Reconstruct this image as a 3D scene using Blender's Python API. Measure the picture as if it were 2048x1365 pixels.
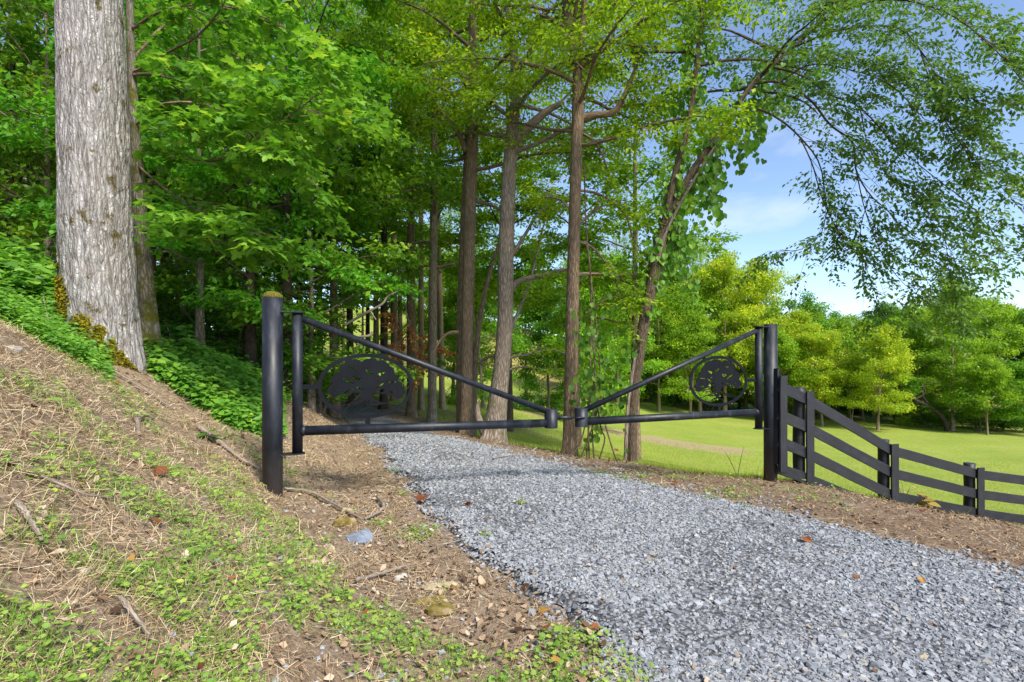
import bpy, math, time
import numpy as np
from mathutils import Vector

T0 = time.time()
scene = bpy.context.scene
for _o in list(bpy.data.objects):
    bpy.data.objects.remove(_o)
COL = scene.collection
EYE = 1.40            # camera height above the gravel (m)
FPX = 1024.0          # focal length in pixels of the 2048 px wide photograph
HOR = 728.0           # row of the horizon in the photograph

# ------------------------------------------------------------------ camera
cam_d = bpy.data.cameras.new('camera')
cam_d.sensor_width = 36.0
cam_d.lens = 18.0
cam_d.shift_y = (HOR - 682.5) / 2048.0
cam_d.clip_start = 0.05
cam_d.clip_end = 1000.0
cam = bpy.data.objects.new('camera', cam_d)
cam.location = (0, 0, EYE)
cam.rotation_euler = (math.radians(90), 0, 0)
COL.objects.link(cam)
scene.camera = cam

# ------------------------------------------------------------------ world, sun, exposure
SUN = Vector((0.40, -0.56, 0.72)).normalized()        # towards the sun: high, behind the camera, a little right
world = bpy.data.worlds.new('World')
scene.world = world
world.use_nodes = True
wn = world.node_tree.nodes
wl = world.node_tree.links
wn.clear()
w_out = wn.new('ShaderNodeOutputWorld')
w_bg = wn.new('ShaderNodeBackground')
w_sky = wn.new('ShaderNodeTexSky')
w_sky.sky_type = 'NISHITA'
w_sky.sun_disc = False
w_sky.sun_elevation = math.asin(SUN.z)
w_sky.sun_rotation = math.atan2(SUN.x, SUN.y)
w_sky.air_density = 0.8
w_sky.dust_density = 0.45
w_sky.ozone_density = 1.0
w_bg.inputs['Strength'].default_value = 0.13
w_tc = wn.new('ShaderNodeTexCoord')
w_sep = wn.new('ShaderNodeSeparateXYZ')
wl.new(w_tc.outputs['Generated'], w_sep.inputs[0])
w_add = wn.new('ShaderNodeMath'); w_add.operation = 'ADD'; w_add.inputs[1].default_value = 0.22
wl.new(w_sep.outputs['Z'], w_add.inputs[0])
w_dx = wn.new('ShaderNodeMath'); w_dx.operation = 'DIVIDE'
w_dy = wn.new('ShaderNodeMath'); w_dy.operation = 'DIVIDE'
wl.new(w_sep.outputs['X'], w_dx.inputs[0]); wl.new(w_add.outputs[0], w_dx.inputs[1])
wl.new(w_sep.outputs['Y'], w_dy.inputs[0]); wl.new(w_add.outputs[0], w_dy.inputs[1])
w_cmb = wn.new('ShaderNodeCombineXYZ')
wl.new(w_dx.outputs[0], w_cmb.inputs[0]); wl.new(w_dy.outputs[0], w_cmb.inputs[1])
w_noise = wn.new('ShaderNodeTexNoise')
w_noise.inputs['Scale'].default_value = 1.7
w_noise.inputs['Detail'].default_value = 7.0
w_noise.inputs['Roughness'].default_value = 0.55
w_noise.inputs['Distortion'].default_value = 0.25
wl.new(w_cmb.outputs[0], w_noise.inputs['Vector'])
w_ramp = wn.new('ShaderNodeValToRGB')
w_ramp.color_ramp.elements[0].position = 0.56
w_ramp.color_ramp.elements[0].color = (0, 0, 0, 1)
w_ramp.color_ramp.elements[1].position = 0.84
w_ramp.color_ramp.elements[1].color = (0.7, 0.7, 0.7, 1)
wl.new(w_noise.outputs['Fac'], w_ramp.inputs[0])
w_mix = wn.new('ShaderNodeMix'); w_mix.data_type = 'RGBA'
w_mix.inputs['B'].default_value = (4.2, 4.4, 4.8, 1)
wl.new(w_ramp.outputs['Color'], w_mix.inputs['Factor'])
wl.new(w_sky.outputs[0], w_mix.inputs['A'])
wl.new(w_mix.outputs['Result'], w_bg.inputs['Color'])
wl.new(w_bg.outputs[0], w_out.inputs[0])

sun_d = bpy.data.lights.new('sun', 'SUN')
sun_d.energy = 2.9
sun_d.angle = math.radians(12)
sun_d.color = (1.0, 0.93, 0.80)
sun = bpy.data.objects.new('sun', sun_d)
sun.rotation_euler = SUN.to_track_quat('Z', 'Y').to_euler()
sun.location = (-10, -20, 30)
COL.objects.link(sun)

scene.view_settings.view_transform = 'Standard'
scene.view_settings.look = 'None'
scene.view_settings.exposure = 1.10
scene.view_settings.gamma = 1.0
scene.view_settings.use_curve_mapping = False

scene.render.engine = 'CYCLES'
cy = scene.cycles
cy.max_bounces = 7
cy.diffuse_bounces = 4
cy.glossy_bounces = 2
cy.transmission_bounces = 4
cy.transparent_max_bounces = 4
cy.caustics_reflective = False
cy.caustics_refractive = False
cy.use_denoising = True
cy.use_adaptive_sampling = True
cy.adaptive_threshold = 0.015

# ================================================================== helpers
def rs(seed):
    return np.random.RandomState(seed)

def nrm(v):
    v = np.asarray(v, float)
    return v / (np.linalg.norm(v, axis=-1, keepdims=True) + 1e-9)

def P(px, py, d):
    """world point seen at a pixel of the photograph at depth d"""
    return np.array([(px - 1024.0) / FPX * d, d, EYE + (HOR - py) / FPX * d])

def proj(p):
    p = np.asarray(p, float)
    y = np.maximum(p[..., 1], 1e-3)
    return 1024 + FPX * p[..., 0] / y, HOR - FPX * (p[..., 2] - EYE) / y

def hash2(ix, iy, seed=0):
    n = (ix.astype(np.int64) * 374761393 + iy.astype(np.int64) * 668265263 + seed * 1442695041) & 0xffffffff
    n = ((n ^ (n >> 13)) * 1274126177) & 0xffffffff
    n = n ^ (n >> 16)
    return (n & 0xffff) / 65535.0

def vnoise(x, y, seed=0):
    x = np.asarray(x, float); y = np.asarray(y, float)
    ix = np.floor(x); iy = np.floor(y)
    fx = x - ix; fy = y - iy
    fx = fx * fx * (3 - 2 * fx); fy = fy * fy * (3 - 2 * fy)
    a = hash2(ix, iy, seed); b = hash2(ix + 1, iy, seed)
    c = hash2(ix, iy + 1, seed); d = hash2(ix + 1, iy + 1, seed)
    return (a * (1 - fx) + b * fx) * (1 - fy) + (c * (1 - fx) + d * fx) * fy

def fbm(x, y, seed=0, o=4):
    s = 0; a = 0.5; t = 0
    for i in range(o):
        s = s + a * vnoise(x * 2 ** i, y * 2 ** i, seed + i * 17); t += a; a *= 0.5
    return s / t

def sstep(a, b, x):
    t = np.clip((x - a) / (b - a), 0, 1)
    return t * t * (3 - 2 * t)

class Geo:
    """collects geometry of one mesh object"""
    def __init__(self):
        self.V = []; self.F = []; self.n = 0; self.R = []; self.UV = []
    def add(self, V, F, rnd=None, uv=None):
        V = np.asarray(V, float).reshape(-1, 3); F = np.asarray(F, np.int64)
        self.V.append(V); self.F.append(F + self.n); self.n += len(V)
        self.R.append(np.full(len(F), 0.5) if rnd is None else np.broadcast_to(np.asarray(rnd, float), (len(F),)))
        self.UV.append(np.zeros((F.size, 2)) if uv is None else np.asarray(uv, float).reshape(-1, 2))
        return self
    def box(self, c, half, ax=None, rnd=None):
        """box by centre, half sizes and three axes"""
        ax = np.eye(3) if ax is None else np.asarray(ax, float)
        s = np.array([[x, y, z] for z in (-1, 1) for y in (-1, 1) for x in (-1, 1)], float) * np.asarray(half)
        V = np.asarray(c) + s @ ax
        F = [[0, 2, 3, 1], [4, 5, 7, 6], [0, 1, 5, 4], [2, 6, 7, 3], [0, 4, 6, 2], [1, 3, 7, 5]]
        return self.add(V, F, rnd)
    def tri_count(self):
        return sum((f.shape[1] - 2) * len(f) for f in self.F)
    def mesh(self, name, mat=None, smooth=False, origin=None):
        V = np.concatenate(self.V) if self.V else np.zeros((0, 3))
        if origin is not None:
            V = V - np.asarray(origin)
        me = bpy.data.meshes.new(name)
        nl = sum(f.size for f in self.F); npoly = sum(len(f) for f in self.F)
        me.vertices.add(len(V)); me.vertices.foreach_set('co', V.astype(np.float32).ravel())
        me.loops.add(nl)
        me.loops.foreach_set('vertex_index', np.concatenate([f.ravel() for f in self.F]).astype(np.int32))
        me.polygons.add(npoly)
        tot = np.concatenate([np.full(len(f), f.shape[1]) for f in self.F])
        st = np.concatenate([[0], np.cumsum(tot)[:-1]])
        me.polygons.foreach_set('loop_start', st.astype(np.int32))
        me.polygons.foreach_set('loop_total', tot.astype(np.int32))
        me.polygons.foreach_set('use_smooth', np.full(npoly, smooth))
        a = me.attributes.new('rnd', 'FLOAT', 'FACE')
        a.data.foreach_set('value', np.concatenate(self.R).astype(np.float32))
        uvl = me.uv_layers.new(name='UVMap')
        uvl.data.foreach_set('uv', np.concatenate(self.UV).astype(np.float32).ravel())
        me.update(calc_edges=True)
        if mat is not None:
            me.materials.append(mat)
        return me
    def obj(self, name, mat=None, parent=None, smooth=False, color=None, stuff=False):
        org = None if parent is None else parent.location_world_np
        me = self.mesh(name, mat, smooth, org)
        o = bpy.data.objects.new(name, me)
        COL.objects.link(o)
        if parent is not None:
            o.parent = parent.ob
        if color is not None:
            o.color = (*color, 1)
        if stuff:
            o['kind'] = 'stuff'
        return o

class Thing:
    def __init__(self, name, label, cat, loc, group=None):
        o = bpy.data.objects.new(name, None)
        o.empty_display_size = 0.2
        o.location = tuple(float(v) for v in loc)
        COL.objects.link(o)
        o['label'] = label; o['category'] = cat
        if group:
            o['group'] = group
        self.ob = o
        self.location_world_np = np.array(loc, float)

class Under:
    """lets Geo.obj parent a sub-part under a part that sits at its thing's origin"""
    def __init__(self, ob, thing):
        self.ob = ob; self.location_world_np = thing.location_world_np

def tag(o, label=None, cat=None, group=None, kind=None):
    if label: o['label'] = label
    if cat: o['category'] = cat
    if group: o['group'] = group
    if kind: o['kind'] = kind
    return o

def rotz(v, a):
    c, s = math.cos(a), math.sin(a)
    return np.array([v[0] * c - v[1] * s, v[0] * s + v[1] * c, v[2]])

def resample(pts, rad, n):
    """smooth (Catmull-Rom) resampling of a path and its radii"""
    pts = np.asarray(pts, float); rad = np.asarray(rad, float)
    m = len(pts)
    q = np.vstack([2 * pts[0] - pts[1], pts, 2 * pts[-1] - pts[-2]])
    t = np.linspace(0, m - 1, n); i = np.minimum(t.astype(int), m - 2); f = (t - i)[:, None]
    p0, p1, p2, p3 = q[i], q[i + 1], q[i + 2], q[i + 3]
    out = 0.5 * (2 * p1 + (p2 - p0) * f + (2 * p0 - 5 * p1 + 4 * p2 - p3) * f ** 2 + (3 * p1 - p0 - 3 * p2 + p3) * f ** 3)
    return out, np.interp(t, np.arange(m), rad)

def tube(pts, rad, n=8, cap=True, ref=(0, 1, 0), mod=None):
    """tapered tube along pts; returns V, F(quads), uv in metres; mod(theta, s) scales the radius"""
    pts = np.asarray(pts, float); m = len(pts)
    rad = np.broadcast_to(np.asarray(rad, float), (m,))
    tan = nrm(np.gradient(pts, axis=0))
    ref = np.asarray(ref, float)
    if abs(np.dot(tan[0], ref)) > 0.9:
        ref = np.array([1.0, 0, 0]) if abs(tan[0][0]) < 0.9 else np.array([0, 0, 1.0])
    a = nrm(ref - tan * (tan @ ref)[:, None])
    b = np.cross(tan, a)
    th = np.arange(n) * 2 * math.pi / n
    s = np.concatenate([[0], np.cumsum(np.linalg.norm(np.diff(pts, axis=0), axis=1))])
    R = rad[:, None] * np.ones((1, n))
    if mod is not None:
        R = R * mod(th[None, :], s[:, None], pts)
    V = pts[:, None, :] + R[..., None] * (np.cos(th)[None, :, None] * a[:, None, :] + np.sin(th)[None, :, None] * b[:, None, :])
    V = V.reshape(-1, 3)
    i = np.arange(m - 1)[:, None]; j = np.arange(n)[None, :]; j2 = (j + 1) % n
    F = np.stack([i * n + j, i * n + j2, (i + 1) * n + j2, (i + 1) * n + j], -1).reshape(-1, 4)
    ra = float(rad.mean())
    u0 = (j * np.ones_like(i)) / n * 2 * math.pi * ra; u1 = ((j + 1) * np.ones_like(i)) / n * 2 * math.pi * ra
    v0 = s[:-1][:, None] * np.ones_like(j); v1 = s[1:][:, None] * np.ones_like(j)
    uv = np.stack([np.stack([u0, v0], -1), np.stack([u1, v0], -1), np.stack([u1, v1], -1), np.stack([u0, v1], -1)], 2).reshape(-1, 2)
    return V, F, uv

def add_tube(g, pts, rad, n=8, rnd=None, mod=None, caps=True, ref=(0, 1, 0)):
    V, F, uv = tube(pts, rad, n, ref=ref, mod=mod)
    g.add(V, F, rnd, uv)
    if caps:
        m = len(pts)
        base = g.n - len(V)
        for ring, flip in ((0, True), (m - 1, False)):
            idx = np.arange(n) + ring * n
            if flip: idx = idx[::-1]
            # a fan as triangles
            tri = np.stack([np.full(n - 2, idx[0]), idx[1:-1], idx[2:]], -1)
            g.F.append(tri + base); g.R.append(np.full(len(tri), 0.5 if rnd is None else float(np.mean(rnd))))
            g.UV.append(np.zeros((tri.size, 2)))
    return g

def cyl(g, p, q, r, n=20, **k):
    return add_tube(g, np.array([p, q], float), [r, r], n, **k)

# ------------------------------------------------------------------ leaf templates (x across, y along, z up)
T_QUAD = (np.array([[0, 0, 0], [.30, .45, .07], [0, 1, -.06], [-.30, .45, .07]], float), np.array([[0, 1, 2, 3]]))
T_SLIM = (np.array([[0, 0, 0], [.21, .42, .05], [0, 1, -.10], [-.21, .42, .05]], float), np.array([[0, 1, 2, 3]]))
T_OVAL = (np.array([[0, 0, 0], [.20, .22, .05], [.30, .52, .06], [.19, .82, .02], [0, 1, -.04], [-.19, .82, .02], [-.30, .52, .06], [-.20, .22, .05]], float) * [1.15, 1, 1],
          np.array([[0, 1, 2, 7], [7, 2, 3, 6], [6, 3, 4, 5]]))
T_HEART = (np.array([[0, .06, 0], [.22, -.04, .05], [.43, .14, .06], [.46, .42, .05], [.28, .74, .0], [0, 1.02, -.10],
                     [-.28, .74, .0], [-.46, .42, .05], [-.43, .14, .06], [-.22, -.04, .05], [0, .45, -.04]], float),
           np.array([[10, 0, 1, 2], [10, 2, 3, 4], [10, 4, 5, 6], [10, 6, 7, 8], [10, 8, 9, 0]]))
T_HEART2 = (np.array([[0, .05, 0], [.40, .10, .08], [.36, .62, .05], [0, 1.0, -.08], [-.36, .62, .05], [-.40, .10, .08]], float), np.array([[0, 1, 2, 3], [0, 3, 4, 5]]))
_mp = [(0, 0), (.16, -.06), (.42, -.04), (.36, .16), (.60, .40), (.40, .44), (.36, .56), (.18, .52), (.20, .74), (0, 1.02),
       (-.20, .74), (-.18, .52), (-.36, .56), (-.40, .44), (-.60, .40), (-.36, .16), (-.42, -.04), (-.16, -.06)]
_mv = [(x, y, 0.05 * abs(x) * 2 - 0.10 * y * y) for x, y in _mp] + [(0, .34, -.02)]
T_MAPLE = (np.array(_mv, float), np.array([[18, i, (i + 1) % 18] for i in range(18)]))
T_TRI = (np.array([[-.5, 0, 0], [.5, 0, 0], [0, 1, 0]], float), np.array([[0, 1, 2]]))

def stamp(g, tpl, pos, ax, nor, size, rnd, width=1.0):
    tv, tf = tpl
    N = len(pos)
    if N == 0:
        return
    y = nrm(ax); x = nrm(np.cross(y, nor)); z = np.cross(x, y)
    size = np.broadcast_to(np.asarray(size, float), (N,))
    w = np.broadcast_to(np.asarray(width, float), (N,))
    V = pos[:, None, :] + size[:, None, None] * (tv[None, :, 0:1] * w[:, None, None] * x[:, None, :] + tv[None, :, 1:2] * y[:, None, :] + tv[None, :, 2:3] * z[:, None, :])
    F = (np.arange(N)[:, None, None] * len(tv) + tf[None]).reshape(-1, tf.shape[1])
    g.add(V.reshape(-1, 3), F, np.repeat(np.broadcast_to(np.asarray(rnd, float), (N,)), len(tf)))

# ================================================================== materials
def mat_new(name):
    m = bpy.data.materials.new(name)
    m.use_nodes = True
    m.node_tree.nodes.clear()
    return m, m.node_tree.nodes, m.node_tree.links

class NT:
    """small helper to wire nodes"""
    def __init__(self, name):
        self.m, self.n, self.l = mat_new(name)
        self.out = self.n.new('ShaderNodeOutputMaterial')
    def node(self, t, **k):
        nd = self.n.new(t)
        for a, v in k.items():
            setattr(nd, a, v)
        return nd
    def link(self, a, b):
        self.l.new(a, b)
    def val(self, sock, v):
        if hasattr(v, 'links'):
            self.l.new(v, sock)
        else:
            sock.default_value = v
    def math(self, op, a, b=0.0, clamp=False):
        nd = self.node('ShaderNodeMath', operation=op, use_clamp=clamp)
        self.val(nd.inputs[0], a); self.val(nd.inputs[1], b)
        return nd.outputs[0]
    def mix(self, f, a, b, blend='MIX'):
        nd = self.node('ShaderNodeMix', data_type='RGBA', blend_type=blend)
        self.val(nd.inputs['Factor'], f)
        self.val(nd.inputs['A'], (*a, 1) if isinstance(a, tuple) and len(a) == 3 else a)
        self.val(nd.inputs['B'], (*b, 1) if isinstance(b, tuple) and len(b) == 3 else b)
        return nd.outputs['Result']
    def ramp(self, f, stops, interp='LINEAR'):
        nd = self.node('ShaderNodeValToRGB')
        cr = nd.color_ramp; cr.interpolation = interp
        while len(cr.elements) < len(stops):
            cr.elements.new(0.5)
        for e, (p, c) in zip(cr.elements, stops):
            e.position = p
            e.color = (*c, 1) if len(c) == 3 else c
        self.val(nd.inputs[0], f)
        return nd.outputs['Color']
    def noise(self, vec, scale, detail=4, rough=0.55, dist=0.0):
        nd = self.node('ShaderNodeTexNoise')
        if vec is not None: self.link(vec, nd.inputs['Vector'])
        nd.inputs['Scale'].default_value = scale; nd.inputs['Detail'].default_value = detail
        nd.inputs['Roughness'].default_value = rough; nd.inputs['Distortion'].default_value = dist
        return nd.outputs['Fac']
    def voro(self, vec, scale, feature='F1', out='Distance'):
        nd = self.node('ShaderNodeTexVoronoi', feature=feature)
        if vec is not None: self.link(vec, nd.inputs['Vector'])
        nd.inputs['Scale'].default_value = scale
        return nd.outputs[out]
    def mapping(self, vec, scale=(1, 1, 1), rot=(0, 0, 0)):
        nd = self.node('ShaderNodeMapping')
        self.link(vec, nd.inputs['Vector'])
        nd.inputs['Scale'].default_value = scale; nd.inputs['Rotation'].default_value = rot
        return nd.outputs[0]
    def coord(self, which='Object'):
        return self.node('ShaderNodeTexCoord').outputs[which]
    def geom(self):
        return self.node('ShaderNodeNewGeometry').outputs['Position']
    def attr(self, name='rnd'):
        return self.node('ShaderNodeAttribute', attribute_name=name).outputs['Fac']
    def bump(self, h, strength=0.5, dist=0.02):
        nd = self.node('ShaderNodeBump')
        nd.inputs['Strength'].default_value = strength; nd.inputs['Distance'].default_value = dist
        self.val(nd.inputs['Height'], h)
        return nd.outputs[0]
    def principled(self, color, rough=0.6, spec=0.3, normal=None, metal=0.0):
        nd = self.node('ShaderNodeBsdfPrincipled')
        self.val(nd.inputs['Base Color'], (*color, 1) if isinstance(color, tuple) and len(color) == 3 else color)
        self.val(nd.inputs['Roughness'], rough)
        nd.inputs['Specular IOR Level'].default_value = spec
        nd.inputs['Metallic'].default_value = metal
        if normal is not None: self.link(normal, nd.inputs['Normal'])
        return nd.outputs[0]
    def done(self, shader):
        self.link(shader, self.out.inputs['Surface'])
        return self.m

def leaf_mat(name, stops, trans=0.35, rough=0.45, spec=0.35, tcol=(1.0, 1.0, 0.55)):
    """leaf: reflecting and letting light through; tint from the object's own colour, variation leaf by leaf"""
    t = NT(name)
    r = t.attr('rnd')
    oi = t.node('ShaderNodeObjectInfo')
    c = t.ramp(r, stops)
    big = t.noise(t.geom(), 0.55, 2)
    c = t.mix(t.math('MULTIPLY', big, 0.5), c, t.mix(1.0, c, (1.25, 1.15, 0.7), 'MULTIPLY'))
    c = t.mix(1.0, c, oi.outputs['Color'], 'MULTIPLY')
    p = t.principled(c, rough, spec)
    tr = t.node('ShaderNodeBsdfTranslucent')
    t.link(t.mix(1.0, c, (tcol[0] * 1.5, tcol[1] * 1.5, tcol[2] * 1.5), 'MULTIPLY'), tr.inputs['Color'])
    mx = t.node('ShaderNodeMixShader')
    mx.inputs[0].default_value = trans
    t.link(p, mx.inputs[1]); t.link(tr.outputs[0], mx.inputs[2])
    return t.done(mx.outputs[0])

M_LEAF = leaf_mat('leaf', [(0.0, (0.030, 0.085, 0.012)), (0.45, (0.060, 0.150, 0.018)), (0.8, (0.100, 0.205, 0.024)), (1.0, (0.170, 0.250, 0.030))], trans=0.42)
M_SHINY = leaf_mat('glossy_leaf', [(0.0, (0.040, 0.105, 0.022)), (0.5, (0.070, 0.160, 0.026)), (1.0, (0.140, 0.235, 0.040))], trans=0.38, rough=0.5, spec=0.3)
M_LIME = leaf_mat('low_plant_leaf', [(0.0, (0.10, 0.215, 0.045)), (0.4, (0.20, 0.345, 0.065)), (0.8, (0.32, 0.45, 0.09)), (1.0, (0.46, 0.50, 0.12))], trans=0.3)
M_DRYLEAF = leaf_mat('dry_leaf', [(0.0, (0.075, 0.045, 0.032)), (0.35, (0.22, 0.138, 0.095)), (0.7, (0.38, 0.275, 0.205)), (0.9, (0.48, 0.37, 0.29)), (1.0, (0.55, 0.48, 0.42))], trans=0.12, rough=0.7, spec=0.15, tcol=(1, .8, .6))
M_STRAW = leaf_mat('straw', [(0.0, (0.165, 0.112, 0.072)), (0.5, (0.43, 0.322, 0.215)), (0.85, (0.59, 0.475, 0.345)), (1.0, (0.71, 0.63, 0.49))], trans=0.1, rough=0.7, spec=0.15, tcol=(1, .9, .6))
M_GRASS = leaf_mat('grass_blade', [(0.0, (0.18, 0.27, 0.035)), (0.5, (0.29, 0.37, 0.055)), (1.0, (0.42, 0.44, 0.10))], trans=0.35)

def bark_mat(name, dark, light, scale=1.0, stretch=0.18, bump=0.8, moss=0.0, moss_col=(0.10, 0.10, 0.012), lichen=0.0, cross=0.0):
    t = NT(name)
    uv = t.coord('UV')
    warp = t.node('ShaderNodeTexNoise'); warp.inputs['Scale'].default_value = 5 * scale; warp.inputs['Detail'].default_value = 3
    t.link(uv, warp.inputs['Vector'])
    add = t.node('ShaderNodeVectorMath', operation='MULTIPLY_ADD')
    t.link(warp.outputs['Color'], add.inputs[0]); add.inputs[1].default_value = (0.06 / scale, 0.06 / scale, 0); t.link(uv, add.inputs[2])
    mp = t.mapping(add.outputs[0], (22 * scale, 22 * scale * stretch, 1), (0, 0, .0))
    edge = t.voro(mp, 1.0, 'DISTANCE_TO_EDGE')
    cell = t.voro(mp, 1.0, 'F1', 'Color')
    fine = t.noise(t.mapping(uv, (1, 0.4, 1)), 90 * scale, 5, 0.6)
    dash = t.ramp(t.noise(t.mapping(uv, (38 * scale, 6.5 * scale, 1)), 1.0, 3, .55, .5), [(0.36, (.10, .10, .10)), (0.50, (1, 1, 1))]) if cross > 0 else None
    if cross > 0:
        e2 = t.voro(t.mapping(add.outputs[0], (30 * scale, 13 * scale, 1), (0, 0, .5)), 1.0, 'DISTANCE_TO_EDGE')
        edge = t.math('MINIMUM', edge, t.math('ADD', t.math('MULTIPLY', e2, 1.3), 0.35 - 0.3 * cross))
    ridge = t.ramp(edge, [(0.0, (0, 0, 0)), (0.10, (0.35, 0.35, 0.35)), (0.32, (0.9, 0.9, 0.9)), (0.6, (1, 1, 1))])
    h = t.math('ADD', ridge, t.math('MULTIPLY', fine, 0.45))
    lum = t.math('MULTIPLY', ridge, t.math('ADD', 0.45, t.math('MULTIPLY', fine, 0.9)), True)
    if dash is not None:
        lum = t.math('MULTIPLY', lum, dash); h = t.math('ADD', h, t.math('MULTIPLY', dash, 0.8))
    c = t.mix(lum, dark, light)
    c = t.mix(0.30, c, t.mix(cell, dark, light))
    if lichen > 0:
        li = t.ramp(t.noise(uv, 3.2 * scale, 5, 0.65), [(0.50, (0, 0, 0)), (0.62, (1, 1, 1))])
        c = t.mix(t.math('MULTIPLY', li, lichen), c, (0.20, 0.115, 0.055))
    if moss > 0:
        mm = t.noise(t.mapping(uv, (1, 0.7, 1)), 4.0, 6, 0.7)
        mk = t.ramp(mm, [(0.62 - 0.2 * moss, (0, 0, 0)), (0.68 - 0.2 * moss, (1, 1, 1))])
        c = t.mix(mk, c, t.mix(fine, moss_col, tuple(v * 1.9 for v in moss_col)))
    n = t.bump(h, bump, 0.03 / scale)
    return t.done(t.principled(c, 0.85, 0.2, n))

M_BARK_BIG = bark_mat('pale_furrowed_bark', (0.125, 0.105, 0.092), (0.74, 0.72, 0.72), 1.25, 0.13, 0.7, moss=0.26, moss_col=(0.075, 0.060, 0.022), lichen=0.12, cross=0.95)
M_BARK_MOSSY = bark_mat('mossy_bark', (0.09, 0.07, 0.045), (0.42, 0.38, 0.32), 1.6, 0.2, 0.7, moss=0.55, moss_col=(0.085, 0.085, 0.012))
M_BARK_BROWN = bark_mat('brown_bark', (0.085, 0.060, 0.038), (0.39, 0.285, 0.185), 2.0, 0.12, 0.8)
M_BARK_GREY = bark_mat('grey_brown_bark', (0.10, 0.077, 0.058), (0.47, 0.385, 0.305), 1.8, 0.14, 0.8, moss=0.12)
M_BARK_VINE = bark_mat('vine_tree_bark', (0.05, 0.036, 0.025), (0.23, 0.17, 0.115), 2.0, 0.16, 0.8, moss=0.22, moss_col=(0.09, 0.10, 0.03))
M_BARK_DARK = bark_mat('dark_bark', (0.030, 0.022, 0.016), (0.125, 0.095, 0.068), 2.2, 0.15, 0.6)
M_BARK_PALE = bark_mat('pale_thin_bark', (0.16, 0.11, 0.07), (0.50, 0.39, 0.27), 2.4, 0.2, 0.5, moss=0.1)
M_STICK = bark_mat('dead_wood', (0.16, 0.12, 0.09), (0.46, 0.39, 0.33), 4.0, 0.15, 0.5)

def mat_metal():
    t = NT('black_painted_steel')
    pos = t.coord('Object')
    n1 = t.noise(t.mapping(pos, (1, 1, .35)), 9, 6, .65)
    n2 = t.noise(pos, 120, 3, .6)
    c = t.ramp(n1, [(0.38, (0.005, 0.007, 0.012)), (0.56, (0.012, 0.016, 0.025)), (0.72, (0.048, 0.054, 0.066))])
    sp = t.node('ShaderNodeSeparateXYZ'); t.link(pos, sp.inputs[0])
    foot = t.math('SUBTRACT', t.math('ADD', 0.42, t.math('MULTIPLY', t.noise(pos, 14, 5, .7), 0.5)), t.math('MULTIPLY', sp.outputs['Z'], 1.5), True)
    c = t.mix(foot, c, (0.070, 0.058, 0.050))
    r = t.math('ADD', 0.22, t.math('MULTIPLY', n1, 0.55))
    return t.done(t.principled(c, r, 0.5, t.bump(t.math('ADD', n2, t.math('MULTIPLY', n1, 2.0)), 0.16, 0.004)))
M_METAL = mat_metal()

def mat_plate():
    t = NT('dull_black_plate')
    pos = t.coord('Object')
    n1 = t.noise(t.mapping(pos, (60, 60, 3)), 1, 4, .6)
    n2 = t.noise(pos, 6, 4)
    c = t.ramp(t.math('MULTIPLY', t.math('ADD', n1, n2), 0.5), [(0.35, (0.003, 0.004, 0.006)), (0.7, (0.009, 0.011, 0.016))])
    return t.done(t.principled(c, 0.6, 0.15))
M_PLATE = mat_plate()

def mat_fence():
    t = NT('black_stained_board')
    uv = t.coord('UV')
    g = t.noise(t.mapping(uv, (3, 70, 1)), 1.0, 6, .6, 0.6)
    big = t.noise(uv, 6, 4)
    oi = t.node('ShaderNodeObjectInfo')
    c = t.ramp(t.math('ADD', t.math('MULTIPLY', g, 0.7), t.math('MULTIPLY', big, 0.3)), [(0.3, (0.005, 0.006, 0.008)), (0.52, (0.012, 0.014, 0.020)), (0.72, (0.050, 0.056, 0.070))])
    c = t.mix(t.math('MULTIPLY', oi.outputs['Random'], 0.35), c, (0.026, 0.026, 0.030))
    return t.done(t.principled(c, 0.52, 0.45, t.bump(g, 0.35, 0.004)))
M_FENCE = mat_fence()

def mat_gravel():
    t = NT('crushed_stone')
    r = t.attr('rnd')
    pos = t.geom()
    c = t.ramp(r, [(0.0, (0.185, 0.195, 0.215)), (0.25, (0.262, 0.276, 0.302)), (0.6, (0.34, 0.356, 0.386)), (0.93, (0.405, 0.418, 0.442)), (0.96, (0.38, 0.34, 0.29)), (1.0, (0.50, 0.49, 0.47))])
    n = t.noise(pos, 130, 4, .65)
    c = t.mix(t.math('MULTIPLY', n, 0.6), c, t.mix(1.0, c, (0.62, 0.63, 0.66), 'MULTIPLY'))
    return t.done(t.principled(c, 0.7, 0.35, t.bump(n, 0.3, 0.004)))
M_GRAVEL = mat_gravel()

def mat_road():
    t = NT('gravel_bed')
    pos = t.geom()
    v = t.voro(pos, 34, 'F1')
    vc = t.voro(pos, 34, 'F1', 'Color')
    bw = t.node('ShaderNodeRGBToBW'); t.link(vc, bw.inputs[0])
    n = t.noise(pos, 3.0, 4)
    c = t.ramp(bw.outputs[0], [(0.0, (0.14, 0.145, 0.155)), (0.5, (0.235, 0.242, 0.258)), (1.0, (0.34, 0.345, 0.36))])
    litter = t.ramp(t.noise(pos, 1.3, 6, .7), [(0.60, (0, 0, 0)), (0.72, (1, 1, 1))])
    c = t.mix(t.math('MULTIPLY', litter, 0.35), c, (0.20, 0.15, 0.11))
    c = t.mix(t.ramp(v, [(0.25, (0, 0, 0)), (0.7, (1, 1, 1))]), c, t.mix(1.0, c, (0.35, 0.35, 0.37), 'MULTIPLY'))
    h = t.math('ADD', t.math('MULTIPLY', t.math('SUBTRACT', 1.0, v), 1.0), t.math('MULTIPLY', bw.outputs[0], 0.6))
    return t.done(t.principled(c, 0.8, 0.3, t.bump(h, 0.9, 0.02)))
M_ROAD = mat_road()

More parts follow.
